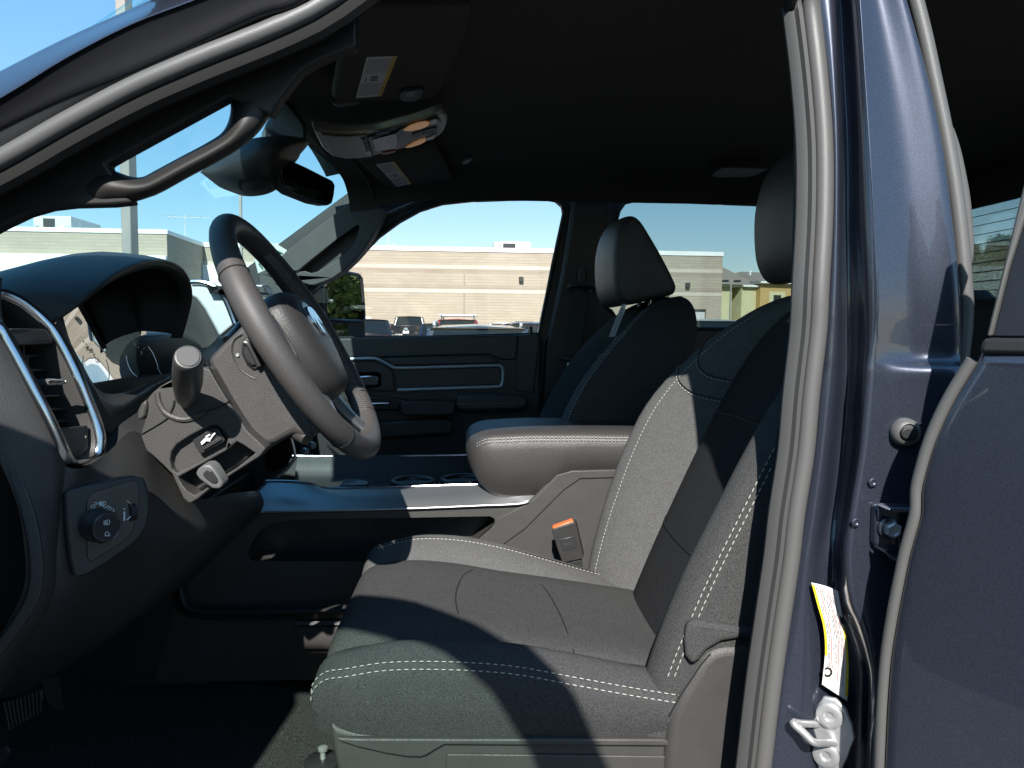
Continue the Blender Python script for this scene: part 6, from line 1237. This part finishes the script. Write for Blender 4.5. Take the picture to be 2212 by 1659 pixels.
tube('trim_line', spl(pg([(430, 925), (525, 921), (640, 917), (690, 922), (740, 945), (790, 972), (830, 979), (1000, 976), (1180, 970), (1400, 964), (1468, 963), (1490, 970), (1500, 988), (1502, 1020), (1498, 1070), (1490, 1090), (1472, 1099), (1400, 1103), (1100, 1112), (820, 1122)], YD - .012), 4), .0048, M['bright'], pdoor, seg=8)
prism('door_insert', pg([(800, 990), (1480, 975), (1488, 1085), (820, 1112)], YD - .006), (0, .008, 0), M['leather'], pdoor, bevel=.002)
prism('handle_bezel', pg([(430, 945), (660, 935), (740, 965), (790, 1000), (800, 1130), (620, 1125), (430, 1120)], YD - .008), (0, .01, 0), M['plastic2'], pdoor, holes=[pg([(560, 1010), (690, 1008), (712, 1025), (712, 1090), (690, 1105), (590, 1108), (560, 1090)], YD - .008)], bevel=.003)
prism('handle_cup', pg([(540, 1000), (720, 1000), (720, 1115), (540, 1115)], YD + .0), (0, .005, 0), M['rubber_black'], pdoor, bevel=0)
prism('door_handle', pg([(560, 1032), (640, 1026), (690, 1030), (700, 1045), (698, 1085), (680, 1096), (600, 1098), (560, 1090)], YD - .02), (0, .012, 0), M['chrome'], pdoor, bevel=.005, seg=3)
prism('armrest_pad', pg([(1195, 1160), (1230, 1148), (1400, 1142), (1600, 1150), (1665, 1165), (1665, 1240), (1600, 1262), (1300, 1268), (1195, 1262)], YD - .05), (0, .055, 0), M['leather'], pdoor, bevel=.014, seg=4)
stitches('armrest_stitching', spl(pg([(1200, 1215), (1400, 1210), (1650, 1206)], YD - .0515), 6), M['thread'], pdoor, w=.0008)
prism('pull_cup', pg([(835, 1215), (850, 1198), (900, 1192), (1150, 1192), (1195, 1200), (1195, 1275), (1160, 1288), (870, 1288), (840, 1275)], YD - .055), (0, .06, 0), M['plastic'], pdoor, bevel=.010, seg=3)
prism('switch_pod', pg([(480, 1165), (700, 1165), (880, 1185), (830, 1230), (830, 1250), (480, 1250)], YD - .035), (0, .04, 0), M['plastic_sm'], pdoor, bevel=.004)
tube('switch_trim', pg([(600, 1212), (765, 1208)], YD - .038), .004, M['chrome'], pdoor, seg=8)
prism('map_pocket', pg([(700, 1330), (1100, 1300), (1180, 1310), (1185, 1380), (1160, 1410), (950, 1425), (700, 1440)], YD - .03), (0, .035, 0), M['plastic'], pdoor, bevel=.008)
tube('lock_post', pg([(1683, 790), (1682, 712)], YD + .005), .0052, M['rubber_black'], pdoor, seg=10)
prism('rear_edge_panel', pg([(1605, 765), (1725, 762), (1740, 800), (1700, 1140), (1580, 1130), (1595, 930)], YD - .004), (0, .01, 0), M['plastic2'], pdoor, bevel=.004)
# window glass marking
text('glass_marking', 'TEMPERED', P(*zz('G', 1640, 686), 2.425), (1, 0, 0), (0, 0, 1), .012, M['black_print'], tk(bpy.data.objects.new('window_print', None)) if False else pdoor)
# centre pillar trim and belt on the passenger side
ppl = tk(prism('passenger_centre_pillar_trim', pts('X', [(1240, 430), (1320, 430), (1312, 560), (1296, 650), (1310, 680), (1300, 760), (1240, 1000), (1165, 1000), (1180, 745), (1215, 600), (1236, 480)], 2.36), (0, .045, 0), M['plastic'], None, bevel=.008, seg=3))
blt = tk(prism('seat_belt', pts('G', [(1968, 490, 2.335), (2058, 490, 2.335), (2040, 600, 2.33), (2015, 760, 2.325), (1992, 905, 2.32), (1900, 890, 2.32), (1925, 750, 2.325), (1950, 600, 2.33)]), (0, .003, 0), M['rubber_black'], None, bevel=.0006))
tube('belt_guide', spl(pts('G', [(1940, 485, 2.33), (1935, 455, 2.325), (1970, 445, 2.32), (2060, 448, 2.32), (2085, 465, 2.325), (2078, 490, 2.33)]), 5), .008, M['plastic_sm'], blt, seg=10); prism('belt_anchor', pts('G', [(1990, 320), (2035, 320), (2045, 450), (1985, 450)], 2.345), (0, .02, 0), M['plastic_sm'], blt, bevel=.004)
prism('belt_lower_guide', pts('G', [(1870, 895), (1990, 905), (2000, 930), (1940, 940), (1870, 925)], 2.315), (0, .012, 0), M['plastic'], blt, bevel=.003); tube('belt_tongue', pts('G', [(1925, 945), (1912, 1010)], 2.315), .004, M['chrome'], blt, seg=8)
# towing mirror outside the passenger window
mn_ = V3((.815, -.575, .06)).normalized()
M['smirror'] = mat('side_mirror_glass', (.8, .83, .82), .0, metal=1)
mO = P(745, 640, 2.752)
tow = tk(prism('side_mirror', [PP(u, v, mO - mn_ * .006, mn_) for u, v in ((690, 610), (706, 598), (735, 586), (762, 590), (780, 598), (789, 612), (791, 650), (793, 728), (785, 738), (700, 738), (690, 700))], -mn_ * .09, M['plastic_sm'], None, bevel=.012, seg=3))
def mpl(l): return [PP(*zz('Q', x, y), mO, mn_) for x, y in l]
prism('mirror_plate', mpl([(1085, 520), (1200, 500), (1400, 522), (1540, 548), (1570, 580), (1590, 760), (1605, 1000), (1612, 1165), (1590, 1192), (1400, 1188), (1085, 1162)]), -mn_ * .004, M['smirror'], tow, bevel=0)
rimpts = [p + mn_ * .001 for p in mpl([(1075, 505), (1200, 478), (1400, 498), (1560, 530), (1600, 580), (1618, 760), (1635, 1000), (1642, 1190), (1610, 1215), (1400, 1210), (1075, 1185)])]
tube('mirror_rim', rimpts, .006, M['plastic_sm'], tow, closed=True, seg=8)
prism('spotter_mirror', [p + mn_ * .002 for p in mpl([(1150, 1258), (1398, 1250), (1405, 1400), (1420, 1445), (1230, 1455)])], -mn_ * .004, M['smirror'], tow, bevel=0)
prism('mirror_bezel_lower', [p + mn_ * .0005 for p in mpl([(1075, 1215), (1642, 1218), (1650, 1470), (1180, 1470)])], -mn_ * .004, M['plastic_sm'], tow, bevel=.001)
prism('mirror_arm', pts('X', [(668, 628), (700, 610), (705, 700), (690, 720), (665, 720)], 2.62), (-.05, .14, 0), M['plastic'], tow, bevel=.01)

# dealer sticker on the lower passenger corner of the windshield
stq = [(40, 300), (250, 40), (400, 100), (512, 168), (300, 400), (90, 505)]
stc = tk(prism('windshield_sticker', pts('Q', stq, 2.14), (-.002, .002, 0), mat('pale_green_paper', (.50, .55, .50), .6), None, bevel=0))
for k in range(9):
    f = k / 9; a_ = (70 + 200 * f, 330 - 240 * f); b_ = (150 + 330 * f, 440 - 250 * f); tube('sticker_print', pts('Q', [(a_[0] * .7 + b_[0] * .3, a_[1] * .7 + b_[1] * .3), b_], 2.138), .0022, mat('green_print', (.05, .16, .12), .6) if k == 0 else bpy.data.materials['green_print'], stc, seg=4)
